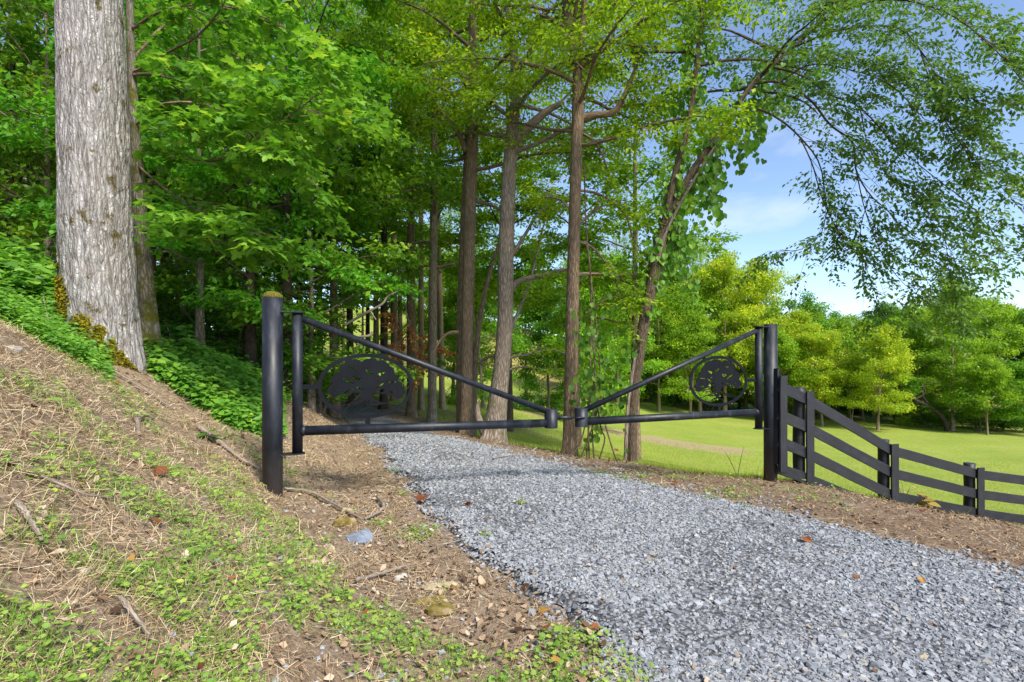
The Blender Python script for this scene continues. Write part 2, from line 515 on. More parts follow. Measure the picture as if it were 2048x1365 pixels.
def mat_ground():
    t = NT('leaf_litter_soil')
    pos = t.geom()
    n1 = t.noise(pos, 1.4, 6, .65)
    n2 = t.noise(pos, 26, 6, .7)
    st = t.noise(t.mapping(pos, (90, 22, 40), (0, 0, .5)), 1.0, 4, .6, .8)
    c = t.ramp(n2, [(0.25, (0.105, 0.076, 0.053)), (0.45, (0.255, 0.188, 0.130)), (0.6, (0.375, 0.29, 0.208)), (0.8, (0.48, 0.39, 0.295))])
    c = t.mix(t.math('MULTIPLY', t.ramp(st, [(0.45, (0, 0, 0)), (0.65, (1, 1, 1))]), 0.6), c, (0.47, 0.35, 0.245))
    c = t.mix(t.ramp(n1, [(0.45, (0, 0, 0)), (0.7, (0.7, 0.7, 0.7))]), c, t.mix(1.0, c, (0.78, 0.72, 0.68), 'MULTIPLY'))
    mul = t.attr('mulch')
    c = t.mix(t.math('MULTIPLY', mul, 0.75), c, t.mix(1.0, c, (0.50, 0.43, 0.40), 'MULTIPLY'))
    h = t.math('ADD', n2, t.math('MULTIPLY', st, 0.6))
    return t.done(t.principled(c, 0.9, 0.15, t.bump(h, 0.9, 0.03)))
M_GROUND = mat_ground()

def mat_meadow():
    t = NT('mown_grass')
    pos = t.geom()
    n1 = t.noise(pos, 0.35, 5, .6)
    n2 = t.noise(pos, 7.0, 5, .7)
    n3 = t.noise(t.mapping(pos, (60, 25, 60)), 1.0, 3, .6)
    c = t.ramp(n1, [(0.3, (0.215, 0.30, 0.045)), (0.55, (0.30, 0.36, 0.065)), (0.75, (0.39, 0.40, 0.11))])
    c = t.mix(t.math('MULTIPLY', t.ramp(n2, [(0.38, (1, 1, 1)), (0.60, (0, 0, 0))]), 0.60), c, (0.16, 0.25, 0.022))
    c = t.mix(t.math('MULTIPLY', t.ramp(n3, [(0.50, (0, 0, 0)), (0.68, (1, 1, 1))]), 0.35), c, (0.48, 0.50, 0.14))
    c = t.mix(t.math('MULTIPLY', t.ramp(t.noise(t.mapping(pos, (1.0, .45, 1.0)), 2.0, 7, .7), [(0.48, (0, 0, 0)), (0.66, (1, 1, 1))]), 0.55), c, (0.33, 0.31, 0.085))
    sep = t.node('ShaderNodeSeparateXYZ'); t.link(pos, sep.inputs[0])
    def patch(cx, cy, rx, ry, col, amt, c):
        dx = t.math('POWER', t.math('DIVIDE', t.math('ABSOLUTE', t.math('SUBTRACT', sep.outputs['X'], cx)), rx), 2.0)
        dy = t.math('POWER', t.math('DIVIDE', t.math('ABSOLUTE', t.math('SUBTRACT', sep.outputs['Y'], cy)), ry), 2.0)
        d = t.math('ADD', t.math('ADD', dx, dy), t.math('MULTIPLY', t.math('SUBTRACT', t.noise(pos, 0.9, 6, .7), 0.5), 2.4))
        k = t.ramp(d, [(0.55, (amt, amt, amt)), (1.0, (0, 0, 0))])
        return t.mix(k, c, col)
    c = patch(7.4, 23.5, 4.2, 1.9, (0.40, 0.29, 0.20), 0.85, c)       # bare soil in the lawn
    c = patch(3.5, 25.0, 4.0, 1.3, (0.40, 0.29, 0.19), 0.75, c)
    c = patch(-2.5, 17.0, 4.0, 3.0, (0.25, 0.19, 0.12), 0.7, c)       # thin grass under the roadside trees
    c = patch(2.0, 58.0, 22.0, 17.0, (0.47, 0.34, 0.13), 0.75, c)     # tawny grass on the rise behind
    h = t.math('ADD', n3, n2)
    return t.done(t.principled(c, 0.9, 0.1, t.bump(h, 0.7, 0.04)))
M_MEADOW = mat_meadow()

def mat_simple(name, stops, scale, rough=0.85, bump=0.5, dist=0.01, detail=6):
    t = NT(name)
    p = t.coord('Object')
    n = t.noise(p, scale, detail, .65)
    return t.done(t.principled(t.ramp(n, stops), rough, 0.25, t.bump(n, bump, dist)))
M_MOSS = mat_simple('moss', [(0.3, (0.075, 0.070, 0.010)), (0.55, (0.16, 0.135, 0.016)), (0.75, (0.26, 0.22, 0.03))], 55, 0.95, 1.0, 0.02)
M_TANROCK = mat_simple('tan_sandstone', [(0.3, (0.22, 0.17, 0.10)), (0.55, (0.42, 0.35, 0.22)), (0.75, (0.55, 0.48, 0.34))], 14, 0.85, 0.6)
M_MOSSROCK = mat_simple('mossy_stone', [(0.35, (0.10, 0.085, 0.02)), (0.5, (0.20, 0.15, 0.035)), (0.62, (0.34, 0.26, 0.16)), (0.8, (0.42, 0.36, 0.26))], 9, 0.9, 0.8)
M_BLUEROCK = mat_simple('blue_grey_stone', [(0.3, (0.11, 0.135, 0.18)), (0.55, (0.20, 0.235, 0.30)), (0.75, (0.32, 0.36, 0.42))], 12, 0.55, 0.5)
M_WHITEROCK = mat_simple('whitish_stone', [(0.3, (0.26, 0.24, 0.21)), (0.6, (0.44, 0.42, 0.38)), (0.8, (0.55, 0.53, 0.49))], 20, 0.8, 0.5)
M_RUST = leaf_mat('rust_leaf', [(0.0, (0.14, 0.045, 0.026)), (0.5, (0.25, 0.095, 0.042)), (1.0, (0.42, 0.25, 0.07))], trans=0.2, rough=0.6, spec=0.2, tcol=(1, .6, .3))

# ================================================================== terrain
def poly(pts, lo, hi, n=1500, sm=25):
    a = np.array(pts, float)
    g = np.linspace(lo, hi, n)
    f = np.interp(g, a[:, 0], a[:, 1])
    k = np.ones(sm) / sm
    pad = np.concatenate([np.full(sm, 2 * f[0]) - f[1:sm + 1][::-1], f, np.full(sm, 2 * f[-1]) - f[-sm - 1:-1][::-1]])
    f2 = np.convolve(pad, k, 'same')[sm:-sm]
    return lambda q: np.interp(q, g, f2)

_L = [(-25, 9), (-15, 5.6), (-5, 2.6), (0, 1.25), (2.34, .48), (2.7, .30), (3.17, -.02), (3.95, -.48), (4.75, -.85), (5.49, -1.2), (6.64, -1.62), (8.33, -2.25),
      (10.1, -3.0), (12.9, -4.2), (17, -6.2), (23, -9.8), (32, -16), (50, -30), (160, -80)]
_R = [(-25, 13.5), (-15, 10), (-5, 6.8), (0, 5.0), (3.66, 3.66), (4.24, 3.28), (4.83, 3.0), (5.31, 2.6), (6.32, 1.77), (7.53, .85), (8.17, .30), (9.85, -.75),
      (10.97, -1.7), (13, -2.75), (17, -4.6), (23, -8.0), (32, -14), (50, -28), (160, -77)]
xl = poly(_L, -25, 160, 6000, 41)
xr = poly(_R, -25, 160, 6000, 41)
_B = [(-90, 100), (-60, 80), (-25, 52), (-14, 38), (-8, 27), (-5, 20), (-3, 16), (-2.0, 13.5), (-1.1, 11.9), (-.24, 10.6), (.93, 9.35), (1.85, 9.0), (2.4, 8.55), (2.95, 7.75), (3.44, 7.25), (4.2, 7.5), (5.9, 8.1),
      (7.7, 8.65), (12, 10.2), (20, 13), (60, 26), (140, 50)]
yb0 = poly(_B, -90, 140, 8000, 15)
def yb(x):
    return yb0(x) + (fbm(np.asarray(x) * 1.7, np.zeros_like(x) + 3.3, 5, 3) - .5) * 0.5 * np.where(np.abs(np.asarray(x) - 1) < 30, 1, .3)

_C = np.array([(-.24, 10.6, -.23), (.93, 9.2, -.22), (1.85, 9, -.31), (2.4, 8.55, -.31), (2.95, 7.7, -.27), (3.58, 7.1, -.21), (4.2, 7.4, -.33), (5.9, 8.0, -.76), (7.7, 8.5, -1.16), (12, 10, -1.95),
               (3.3, 5.0, -.12), (4.5, 4.6, -.33), (6, 5.5, -.62), (8, 5, -1.05), (12, 5, -1.8), (5.5, 2, -.30), (8, 0, -.6), (15, 0, -1.6), (20, 8, -2.6), (2.3, 6.2, -.12),
               (3.66, 3.66, -.1), (2.6, 5.31, -.1), (1.77, 6.32, -.1), (.85, 7.53, -.1), (-.75, 9.85, -.1), (-2.75, 13, -.08), (-4.6, 17, 0.0), (-8, 23, .1), (-14, 32, .4), (-28, 50, 1.5), (6.8, -5, -.1), (10, -15, -.1), (13, -25, -.1),
               (3.5, 9.5, -.62), (5, 11, -1.15), (8, 11, -1.65), (2, 11, -.55), (1, 13, -.65), (0, 16, -.75), (4, 15, -1.5), (8, 18, -2.25), (14, 18, -2.75), (20, 22, -3.0), (25, 33, -3.05), (15, 33, -2.85),
               (33, 33, -3.25), (8, 30, -2.35), (10, 37, -2.1), (5, 37, -1.55), (0, 35, -.9), (-4, 30, -.25), (-2, 22, -.45), (-6, 40, .8), (2, 48, .2), (0, 62, 2.6), (10, 60, -.3), (30, 60, -2.6), (60, 40, -3.6),
               (60, 80, -2), (0, 100, 9), (-20, 80, 9), (40, 120, 1), (80, 10, -4), (40, -20, -3), (-2, 12.8, -.15), (-5, 20, -.1)], float)
def _tps_k(r2):
    return 0.5 * r2 * np.log(r2 + 1e-9)
_n = len(_C)
_A = np.zeros((_n + 3, _n + 3))
_d2 = ((_C[:, None, :2] - _C[None, :, :2]) ** 2).sum(-1)
_A[:_n, :_n] = _tps_k(_d2) + np.eye(_n) * 0.05
_A[:_n, _n:] = np.column_stack([np.ones(_n), _C[:, :2]]); _A[_n:, :_n] = _A[:_n, _n:].T
_W = np.linalg.solve(_A, np.concatenate([_C[:, 2], np.zeros(3)]))
def tps(x, y):
    s = np.asarray(x).shape
    x = np.ravel(x).astype(float); y = np.ravel(y).astype(float)
    out = np.empty(len(x))
    for i in range(0, len(x), 40000):
        a = x[i:i + 40000]; b = y[i:i + 40000]
        r2 = (a[:, None] - _C[None, :, 0]) ** 2 + (b[:, None] - _C[None, :, 1]) ** 2
        out[i:i + 40000] = _tps_k(r2) @ _W[:_n] + _W[_n] + _W[_n + 1] * a + _W[_n + 2] * b
    return out.reshape(s)

def terrain(x, y):
    """height of the ground (top of litter, grass, gravel bed)"""
    x = np.asarray(x, float); y = np.asarray(y, float)
    L = xl(y); R = xr(y)
    s = L - x
    d0 = np.interp(y, [3.0, 5.3, 8.5], [1.05, 1.30, 0.40])
    t = s - d0
    slope = np.interp(y, [5.5, 9.0], [0.70, 0.66])
    a = slope * (np.sqrt(t * t + 0.10) + t) / 2
    cap = np.interp(y, [4.5, 9.0], [2.5, 1.35])
    b = cap + np.interp(y, [5, 9], [.30, .10]) * np.maximum(t, 0) + 0.13 * np.maximum(t - 9, 0)
    k = 4.0
    bank = -np.log(np.exp(-k * np.clip(a, -5, 30)) + np.exp(-k * np.clip(b, -5, 30))) / k
    bank = bank - 0.07 * np.exp(-((s - d0 * .55) / (d0 * .4)) ** 2)
    bank = bank + (fbm(x * 1.3, y * 1.3, 11, 3) - .5) * 0.16 * sstep(0.3, 1.5, s) + (fbm(x * 5, y * 5, 3, 2) - .5) * 0.05 * sstep(0.1, .6, s)
    r = np.clip((x - L) / np.maximum(R - L, .1), 0, 1)
    road = -0.10 * r + 0.03 * np.sin(np.pi * r) + 0.02 * np.maximum(y - 22, 0)
    road = road + (fbm(x * .9, y * .9, 21, 3) - .5) * 0.05
    q = x - R
    far = tps(x, y) + (fbm(x * 1.1, y * 1.1, 31, 3) - .5) * 0.06 * sstep(.3, 1.5, q)
    w = sstep(0, 1.0, q)
    right = road * (1 - w) + far * w
    left = bank * sstep(-.05, .25, s) + road * (1 - sstep(-.05, .25, s))
    return np.where(s > 0, left, right)

def tz(x, y):
    return float(terrain(np.array([x]), np.array([y]))[0])

def on_ground(px, py, lo=1.5, hi=80):
    """walk along the view ray of a pixel to the ground"""
    d = np.exp(np.linspace(math.log(lo), math.log(hi), 1500))
    x = (px - 1024) / FPX * d; z = EYE + (HOR - py) / FPX * d
    h = terrain(x, d)
    k = np.nonzero(z <= h)[0]
    k = k[0] if len(k) else len(d) - 1
    return np.array([x[k], d[k], h[k]])

def axis_pts(segs):
    out = []
    for a, b, st in segs:
        out.append(np.arange(a, b, st))
    return np.concatenate(out + [[segs[-1][1]]])

def grid_obj(name, X, Y, Z, mat, keep=None):
    ny, nx = X.shape
    V = np.stack([X, Y, Z], -1).reshape(-1, 3)
    i = np.arange(ny - 1)[:, None]; j = np.arange(nx - 1)[None, :]
    F = np.stack([i * nx + j, i * nx + j + 1, (i + 1) * nx + j + 1, (i + 1) * nx + j], -1).reshape(-1, 4)
    g = Geo(); g.add(V, F)
    o = g.obj(name, mat, smooth=True)
    tag(o, kind='structure')
    return o

gx = axis_pts([(-220, -60, 20), (-60, -20, 4), (-20, -8, .5), (-8, 9, .085), (9, 20, .5), (20, 60, 4), (60, 220, 20)])
gy = axis_pts([(-40, -5, 3), (-5, 1, .4), (1, 11, .085), (11, 20, .3), (20, 60, 1.5), (60, 260, 15)])
GX, GY = np.meshgrid(gx, gy)
GZ = terrain(GX, GY)
inroad = sstep(0, .12, GX - xl(GY)) * sstep(0, .12, xr(GY) - GX)
GZ = GZ - 0.05 * inroad
inmead = sstep(0.05, .5, GY - yb(GX)) * (GX > xr(GY) + .2)
GZ = GZ - 0.22 * inmead
_g = grid_obj('ground', GX, GY, GZ, M_GROUND)
_a = _g.data.attributes.new('mulch', 'FLOAT', 'POINT')       # bark mulch lies along the right hand verge
_a.data.foreach_set('value', (sstep(-.2, .5, GX - xr(GY)) * (.6 + .8 * (fbm(GX * 2, GY * 2, 97, 3) - .3))).astype(np.float32).ravel())

ry = axis_pts([(-20, 1, 1.0), (1, 12, .08), (12, 40, .4), (40, 100, 3)])
ru = np.linspace(0, 1, 60)
RYg, RU = np.meshgrid(ry, ru, indexing='ij')
eL = .06 + (fbm(ry * 2.3, ry * 0 + 1, 41, 4) - .5) * .75; eR = (fbm(ry * 2.3, ry * 0 + 7, 43, 3) - .5) * .35
RX = (xl(RYg) + eL[:, None]) * (1 - RU) + (xr(RYg) + eR[:, None]) * RU
edge = np.minimum(RU, 1 - RU)
RZ = terrain(RX, RYg) + 0.010 - 0.05 * (1 - sstep(0, .05, edge))
grid_obj('gravel_road', RX, RYg, RZ, M_ROAD)

mx_ = axis_pts([(-60, -8, 2.0), (-8, 14, .16), (14, 40, .6), (40, 200, 8)])
mv = np.concatenate([np.linspace(0, 1, 30) ** 1.5 * 3, 3 + np.linspace(0.03, 1, 80) ** 1.6 * 70, [110, 180]])
MX, MVV = np.meshgrid(mx_, mv)
MY = yb(MX) + MVV
MZ = terrain(MX, MY) + 0.008 - 0.10 * (1 - sstep(0, .25, MVV))
grid_obj('meadow', MX, MY, MZ, M_MEADOW)

# ================================================================== gate
XL, DL = -479 / 1024 * 5.0, 5.0
XR, DR = 517 / 1024 * 7.1, 7.1
GA = np.array([XL, DL, 0.0]); GB = np.array([XR, DR, 0.0])
GDIR = nrm(GB - GA); GLEN = float(np.linalg.norm(GB - GA))
GNOR = np.array([GDIR[1], -GDIR[0], 0.0])       # towards the camera side
def gate_t(px):
    k = (px - 1024) / FPX
    # X = XL + t (XR-XL) ; D = DL + t (DR-DL) ; X = k D
    return (k * DL - XL) / ((XR - XL) - k * (DR - DL))
def gp(t, z):
    p = GA + (GB - GA) * t
    return np.array([p[0], p[1], z])

def gate_post(c, r, ztop, label, moss):
    zb = tz(c[0], c[1]) - 0.45
    th = Thing('gate_post', label, 'gate post', (c[0], c[1], tz(c[0], c[1])), 'steel pipe gate posts')
    g = Geo()
    cyl(g, (c[0], c[1], zb), (c[0], c[1], ztop), r, 40)
    g.obj('pipe', M_METAL, th, smooth=False)
    for f in bpy.data.objects[th.ob.children[-1].name].data.polygons:
        f.use_smooth = len(f.vertices) == 4
    if moss:
        g = Geo()
        n = 26
        rings = [(1.0, 0.0), (1.02, .012), (.93, .030), (.72, .047), (.45, .058), (.18, .063)]
        rr = rs(5)
        V = []
        for k, (s, h) in enumerate(rings):
            for j in range(n):
                a = j / n * 2 * math.pi
                f = 1 + (rr.rand() - .5) * .06
                V.append((c[0] + r * s * f * math.cos(a), c[1] + r * s * f * math.sin(a), ztop - .002 + h + (rr.rand() - .5) * .010 * (k > 0)))
        F = [[k * n + j, k * n + (j + 1) % n, (k + 1) * n + (j + 1) % n, (k + 1) * n + j] for k in range(len(rings) - 1) for j in range(n)]
        V.append((c[0], c[1], ztop + .066))
        g.add(V, F)
        g.F.append(np.array([[(len(rings) - 1) * n + j, (len(rings) - 1) * n + (j + 1) % n, len(V) - 1] for j in range(n)])); g.R.append(np.full(n, .5)); g.UV.append(np.zeros((3 * n, 2)))
        g.obj('moss_cap', M_MOSS, th, smooth=True)
    return th

def hinge_plate(th, t0, t1, z):
    """flat strap welded between post and hinge pipe, rounded end"""
    a = gp(t0, z); b = gp(t1, z)
    d = nrm(b - a); nn = np.array([-d[1], d[0], 0])
    w = 0.072
    pts = [a + nn * w * .8, a - nn * w * .8]
    for k in range(9):
        an = -math.pi / 2 + math.pi * k / 8
        pts.append(b + d * w * math.cos(an) + nn * w * math.sin(an))
    pts = np.array(pts); n = len(pts)
    V = np.vstack([pts + [0, 0, .006], pts - [0, 0, .006]])
    g = Geo(); g.add(V, np.array([[i, (i + 1) % n, (i + 1) % n + n, i + n] for i in range(n)]))
    for off, order in ((0, 1), (n, -1)):
        tri = np.array([[off, off + i, off + i + 1][::order] for i in range(1, n - 1)])
        g.F.append(tri); g.R.append(np.full(len(tri), .5)); g.UV.append(np.zeros((tri.size, 2)))
    g.obj('hinge_plate', M_METAL, th)

tHL = gate_t(595); tHR = gate_t(1517.5)
ZT, ZB = 1.902, 0.517
postL = gate_post(gp(0, 0), 0.0930, 2.045, 'thick black steel gate post with mossy domed top at the foot of the left bank', True)
postR = gate_post(gp(1, 0), 0.0870, 1.945, 'bare topped black steel gate post where the board fence begins', False)
for z in (ZT + .0065, ZB - .0065):
    hinge_plate(postL, 0.012, tHL, z)
    hinge_plate(postR, 1 - .012, tHR, z)

# outline of the oak cut out of plate, in units of the oval's half axes (u right, v up)
_ol = [(570, 655), (555, 672), (500, 672), (440, 684), (400, 692), (370, 705), (340, 735), (300, 748), (265, 735), (258, 700), (235, 670), (240, 640), (270, 625), (275, 590), (268, 555), (290, 525), (318, 513),
       (303, 485), (315, 450), (345, 425), (348, 390), (368, 350), (395, 330), (420, 290), (450, 262), (490, 253), (520, 268), (530, 240), (560, 226), (600, 235), (640, 243), (660, 265), (685, 275), (700, 253),
       (730, 243), (760, 250), (800, 243), (825, 265), (842, 300), (875, 320), (887, 360), (880, 395), (920, 418), (947, 455), (970, 490), (965, 530), (950, 550), (977, 580), (1002, 620), (997, 660), (965, 692),
       (930, 712), (900, 697), (880, 672), (840, 682), (800, 662), (740, 657), (700, 667), (665, 690), (652, 730), (662, 755), (560, 760), (568, 720)]
_holes = [[(440, 408), (500, 418), (532, 447), (510, 467), (480, 450)], [(540, 393), (580, 405), (630, 368), (637, 392), (600, 428), (572, 432)],
          [(712, 328), (740, 350), (803, 328), (790, 352), (755, 372), (733, 360)], [(666, 458), (690, 472), (762, 456), (752, 490), (710, 518), (688, 500)],
          [(748, 550), (790, 500), (852, 468), (852, 492), (800, 532), (763, 557)], [(318, 520), (350, 528), (400, 528), (417, 550), (380, 547), (340, 542)],
          [(435, 538), (470, 548), (512, 590), (577, 628), (572, 642), (510, 612), (470, 572)], [(328, 660), (370, 643), (392, 655), (375, 682), (345, 682)],
          [(440, 638), (470, 613), (490, 638), (542, 658), (500, 668), (460, 662)], [(648, 622), (720, 588), (732, 600), (690, 617), (655, 632)],
          [(742, 616), (765, 607), (800, 620), (832, 655), (862, 640), (857, 658), (822, 667), (780, 627)], [(493, 522), (515, 503), (522, 520), (505, 532)], [(896, 622), (912, 614), (918, 626), (902, 632)]]
_roots = [[(625, 735, 46), (600, 765, 36), (540, 772, 20), (480, 800, 22), (420, 805, 15), (385, 830, 17), (325, 838, 12)],
          [(620, 790, 40), (560, 815, 26), (510, 815, 22), (450, 812, 10)],
          [(625, 745, 46), (690, 772, 30), (760, 795, 24), (830, 812, 18), (930, 838, 12)],
          [(690, 780, 22), (760, 825, 15), (830, 845, 12), (905, 868, 12)],
          [(620, 740, 50), (615, 800, 40), (600, 850, 32), (530, 870, 16), (490, 910, 14), (470, 945, 14)],
          [(600, 855, 26), (650, 865, 16), (690, 895, 14), (715, 945, 13)]]
def norm_uv(x, y):
    return (x - 623) / 472.0, (580 - y) / 410.0

def filled_plate(name, loops, half_t):
    """solid plate from closed 2D loops (the first the outline, the rest holes); returns V, tris"""
    cu = bpy.data.curves.new(name, 'CURVE')
    cu.dimensions = '2D'; cu.fill_mode = 'BOTH'; cu.extrude = half_t
    for lp in loops:
        sp = cu.splines.new('POLY'); sp.points.add(len(lp) - 1)
        for q, (x, y) in zip(sp.points, lp):
            q.co = (x, y, 0, 1)
        sp.use_cyclic_u = True
    ob = bpy.data.objects.new(name, cu); COL.objects.link(ob)
    dg = bpy.context.evaluated_depsgraph_get(); dg.update()
    me = ob.evaluated_get(dg).to_mesh()
    V = np.array([v.co[:] for v in me.vertices]); F = [list(p.vertices) for p in me.polygons]
    ob.evaluated_get(dg).to_mesh_clear()
    bpy.data.objects.remove(ob); bpy.data.curves.remove(cu)
    T = []
    for f in F:
        for i in range(1, len(f) - 1):
            T.append([f[0], f[i], f[i + 1]])
    return V, np.array(T)

def wobble(loop, seed, amp=0.012):
    """scallop a traced outline a little so that it reads as cut foliage"""
    r = rs(seed); out = []
    n = len(loop)
    for i in range(n):
        a = np.array(loop[i]); b = np.array(loop[(i + 1) % n])
        out.append(tuple(a)); m = (a + b) / 2
        d = b - a; L = np.linalg.norm(d)
        if L > 0.06:
            nn = np.array([d[1], -d[0]]) / (L + 1e-9)
            out.append(tuple(m - nn * min(amp, L * .18) * (0.6 + r.rand())))
    return out

def gate_leaf(label, mirror, tH, tLatch, tEm, tS_brace, tE_brace, diag, tabs, latch_bar):
    base = gp(tH, tz(*gp(tH, 0)[:2]))
    th = Thing('gate_leaf', label, 'gate', base, 'two leaves of the driveway gate')
    def smooth_obj(g, name, parent=None, mat=M_METAL):
        o = g.obj(name, mat, parent or th)
        for f in o.data.polygons:
            f.use_smooth = len(f.vertices) == 4
        return o
    g = Geo(); cyl(g, gp(tH, ZB), gp(tH, ZT), 0.0495, 28); smooth_obj(g, 'hinge_pipe')
    sg = 1 if tLatch > tH else -1
    end = 0.0495 * .6 / GLEN * sg
    g = Geo(); cyl(g, gp(tH - end * .1 + end, .734), gp(tLatch - sg * .055 / GLEN, .708), 0.048, 28)
    # weld collar
    a = gp(tH + sg * .056 / GLEN, .734); add_tube(g, np.array([a - GDIR * .012 * sg, a, a + GDIR * .012 * sg]), [.05, .056, .05], 20, caps=False)
    smooth_obj(g, 'bottom_rail')
    g = Geo(); cyl(g, gp(tH + sg * .045 / GLEN, diag[0]), gp(tLatch - sg * .05 / GLEN, diag[1]), 0.034, 24)
    smooth_obj(g, 'diagonal_brace')
    # open latch cup
    c = gp(tLatch, 0); n = 28
    g = Geo()
    ro, ri, z0, z1 = .078, .070, .650, .872
    V = []
    for (r_, z_) in ((ro, z0), (ro, z1), (ri, z1), (ri, z0 + .03)):
        for j in range(n):
            an = 2 * math.pi * j / n
            V.append((c[0] + r_ * math.cos(an), c[1] + r_ * math.sin(an), z_))
    F = [[k * n + j, k * n + (j + 1) % n, (k + 1) * n + (j + 1) % n, (k + 1) * n + j] for k in range(3) for j in range(n)]
    g.add(V, F)
    V2 = [(c[0] + ri * math.cos(2 * math.pi * j / n), c[1] + ri * math.sin(2 * math.pi * j / n), z0 + .03) for j in range(n)] + [(c[0], c[1], z0 + .03)]
    g.add(V2, np.array([[j, (j + 1) % n, n] for j in range(n)]))
    V3 = [(c[0] + ro * math.cos(2 * math.pi * j / n), c[1] + ro * math.sin(2 * math.pi * j / n), z0) for j in range(n)] + [(c[0], c[1], z0)]
    g.add(V3, np.array([[(j + 1) % n, j, n] for j in range(n)]))
    smooth_obj(g, 'latch_cup')
    if latch_bar:
        g = Geo()
        a = gp(tLatch + .07 / GLEN, .766); b = gp(tLatch + .40 / GLEN, .764) + GNOR * .085
        d = nrm(b - a); nn = np.cross([0, 0, 1], d); up = np.cross(d, nn)
        m = a * .45 + b * .55
        g.box((a + m) / 2, (np.linalg.norm(m - a) / 2, .014, .020), (d, nn, up))
        g.box((m + b) / 2, (np.linalg.norm(b - m) / 2, .012, .007), (d, nn, up))
        smooth_obj(g, 'latch_bar')
    # oval emblem
    ec = gp(tEm, 1.170); A, B = .478, .336
    def W(u, v, off):
        return ec + GDIR * (u * A) + np.array([0, 0, 1]) * (v * B) + GNOR * off
    g = Geo(); n = 96; an = np.arange(n) * 2 * math.pi / n
    band = .038
    rings = []
    for (k, off) in ((0, .005), (1, .005), (1, -.005), (0, -.005)):
        aa, bb = (A, B) if k == 0 else (A - band, B - band)
        rings.append(ec[None] + GDIR[None] * (aa * np.cos(an))[:, None] + np.array([[0, 0, 1.0]]) * (bb * np.sin(an))[:, None] + GNOR[None] * off)
    F = [[k * n + j, ((k + 1) % 4) * n + j, ((k + 1) % 4) * n + (j + 1) % n, k * n + (j + 1) % n] for k in range(4) for j in range(n)]
    g.add(np.concatenate(rings), F)
    em = g.obj('oval_emblem', M_PLATE, th)
    sub = Under(em, th)
    loops = [wobble([norm_uv(*p) for p in _ol], 3)] + [[norm_uv(*p) for p in h] for h in _holes]
    V, T = filled_plate('oak', loops, 0.0042)
    g = Geo(); s = -1 if mirror else 1
    Vw = np.array([W(s * v[0], v[1], v[2]) for v in V])
    g.add(Vw, T[:, ::-1] if mirror else T)
    g.obj('oak_crown_cutout', M_PLATE, sub)
    for rt in _roots:
        p = np.array([norm_uv(x, y) for x, y, w in rt]); w = np.array([w for x, y, w in rt]) / 472.0 * A * .72
        pw = np.stack([p[:, 0] * A * s, p[:, 1] * B], -1)
        d = nrm(np.gradient(pw, axis=0)); nn = np.stack([-d[:, 1], d[:, 0]], -1)
        l = pw + nn * w[:, None] / 2; r_ = pw - nn * w[:, None] / 2
        m = len(pw)
        def ww(q, off):
            return ec[None] + GDIR[None] * q[:, :1] + np.array([[0, 0, 1.0]]) * q[:, 1:2] + GNOR[None] * off
        hh = .0030
        V = np.concatenate([ww(l, hh), ww(r_, hh), ww(r_, -hh), ww(l, -hh)])
        F = [[k * m + i, ((k + 1) % 4) * m + i, ((k + 1) % 4) * m + i + 1, k * m + i + 1] for k in range(4) for i in range(m - 1)]
        F += [[0, m, 2 * m, 3 * m], [m - 1, 4 * m - 1, 3 * m - 1, 2 * m - 1]]
        g = Geo(); g.add(V, F); g.obj('oak_root', M_PLATE, sub)
    for (u0, v0, du, dv) in tabs:
        g = Geo()
        g.box(W(u0, v0, 0), (du, dv, .0065), (GDIR, (0, 0, 1), GNOR))
        g.obj('mounting_tab', M_PLATE, sub)
    return th

tE = gate_t(733.5); tE2 = gate_t(1437.5)
def u_of(tEm, t):      # emblem u coordinate of gate parameter t
    return (t - tEm) * GLEN / .478
uH = u_of(tE, tHL + .0545 / GLEN)
gate_leaf('left gate leaf of black pipe with oak emblem, hinged on the post by the bank', True, tHL, gate_t(1102), tE, 0, 0, (1.848, .845),
          [((uH - 1) / 2 + .03, 0.0, (-1 - uH) * .478 / 2 + .025, .024), (.34, 1.02, .024, .065), (0.02, -1.12, .026, .055)], True)
uH2 = u_of(tE2, tHR - .0545 / GLEN)
gate_leaf('right gate leaf of black pipe with oak emblem, hinged beside the board fence', False, tHR, gate_t(1162.5), tE2, 0, 0, (1.850, .845),
          [((uH2 + 1) / 2 - .02, 0.02, (uH2 - 1) * .478 / 2 + .025, .024), (-.50, .93, .024, .050), (0.02, -1.10, .026, .050)], False)

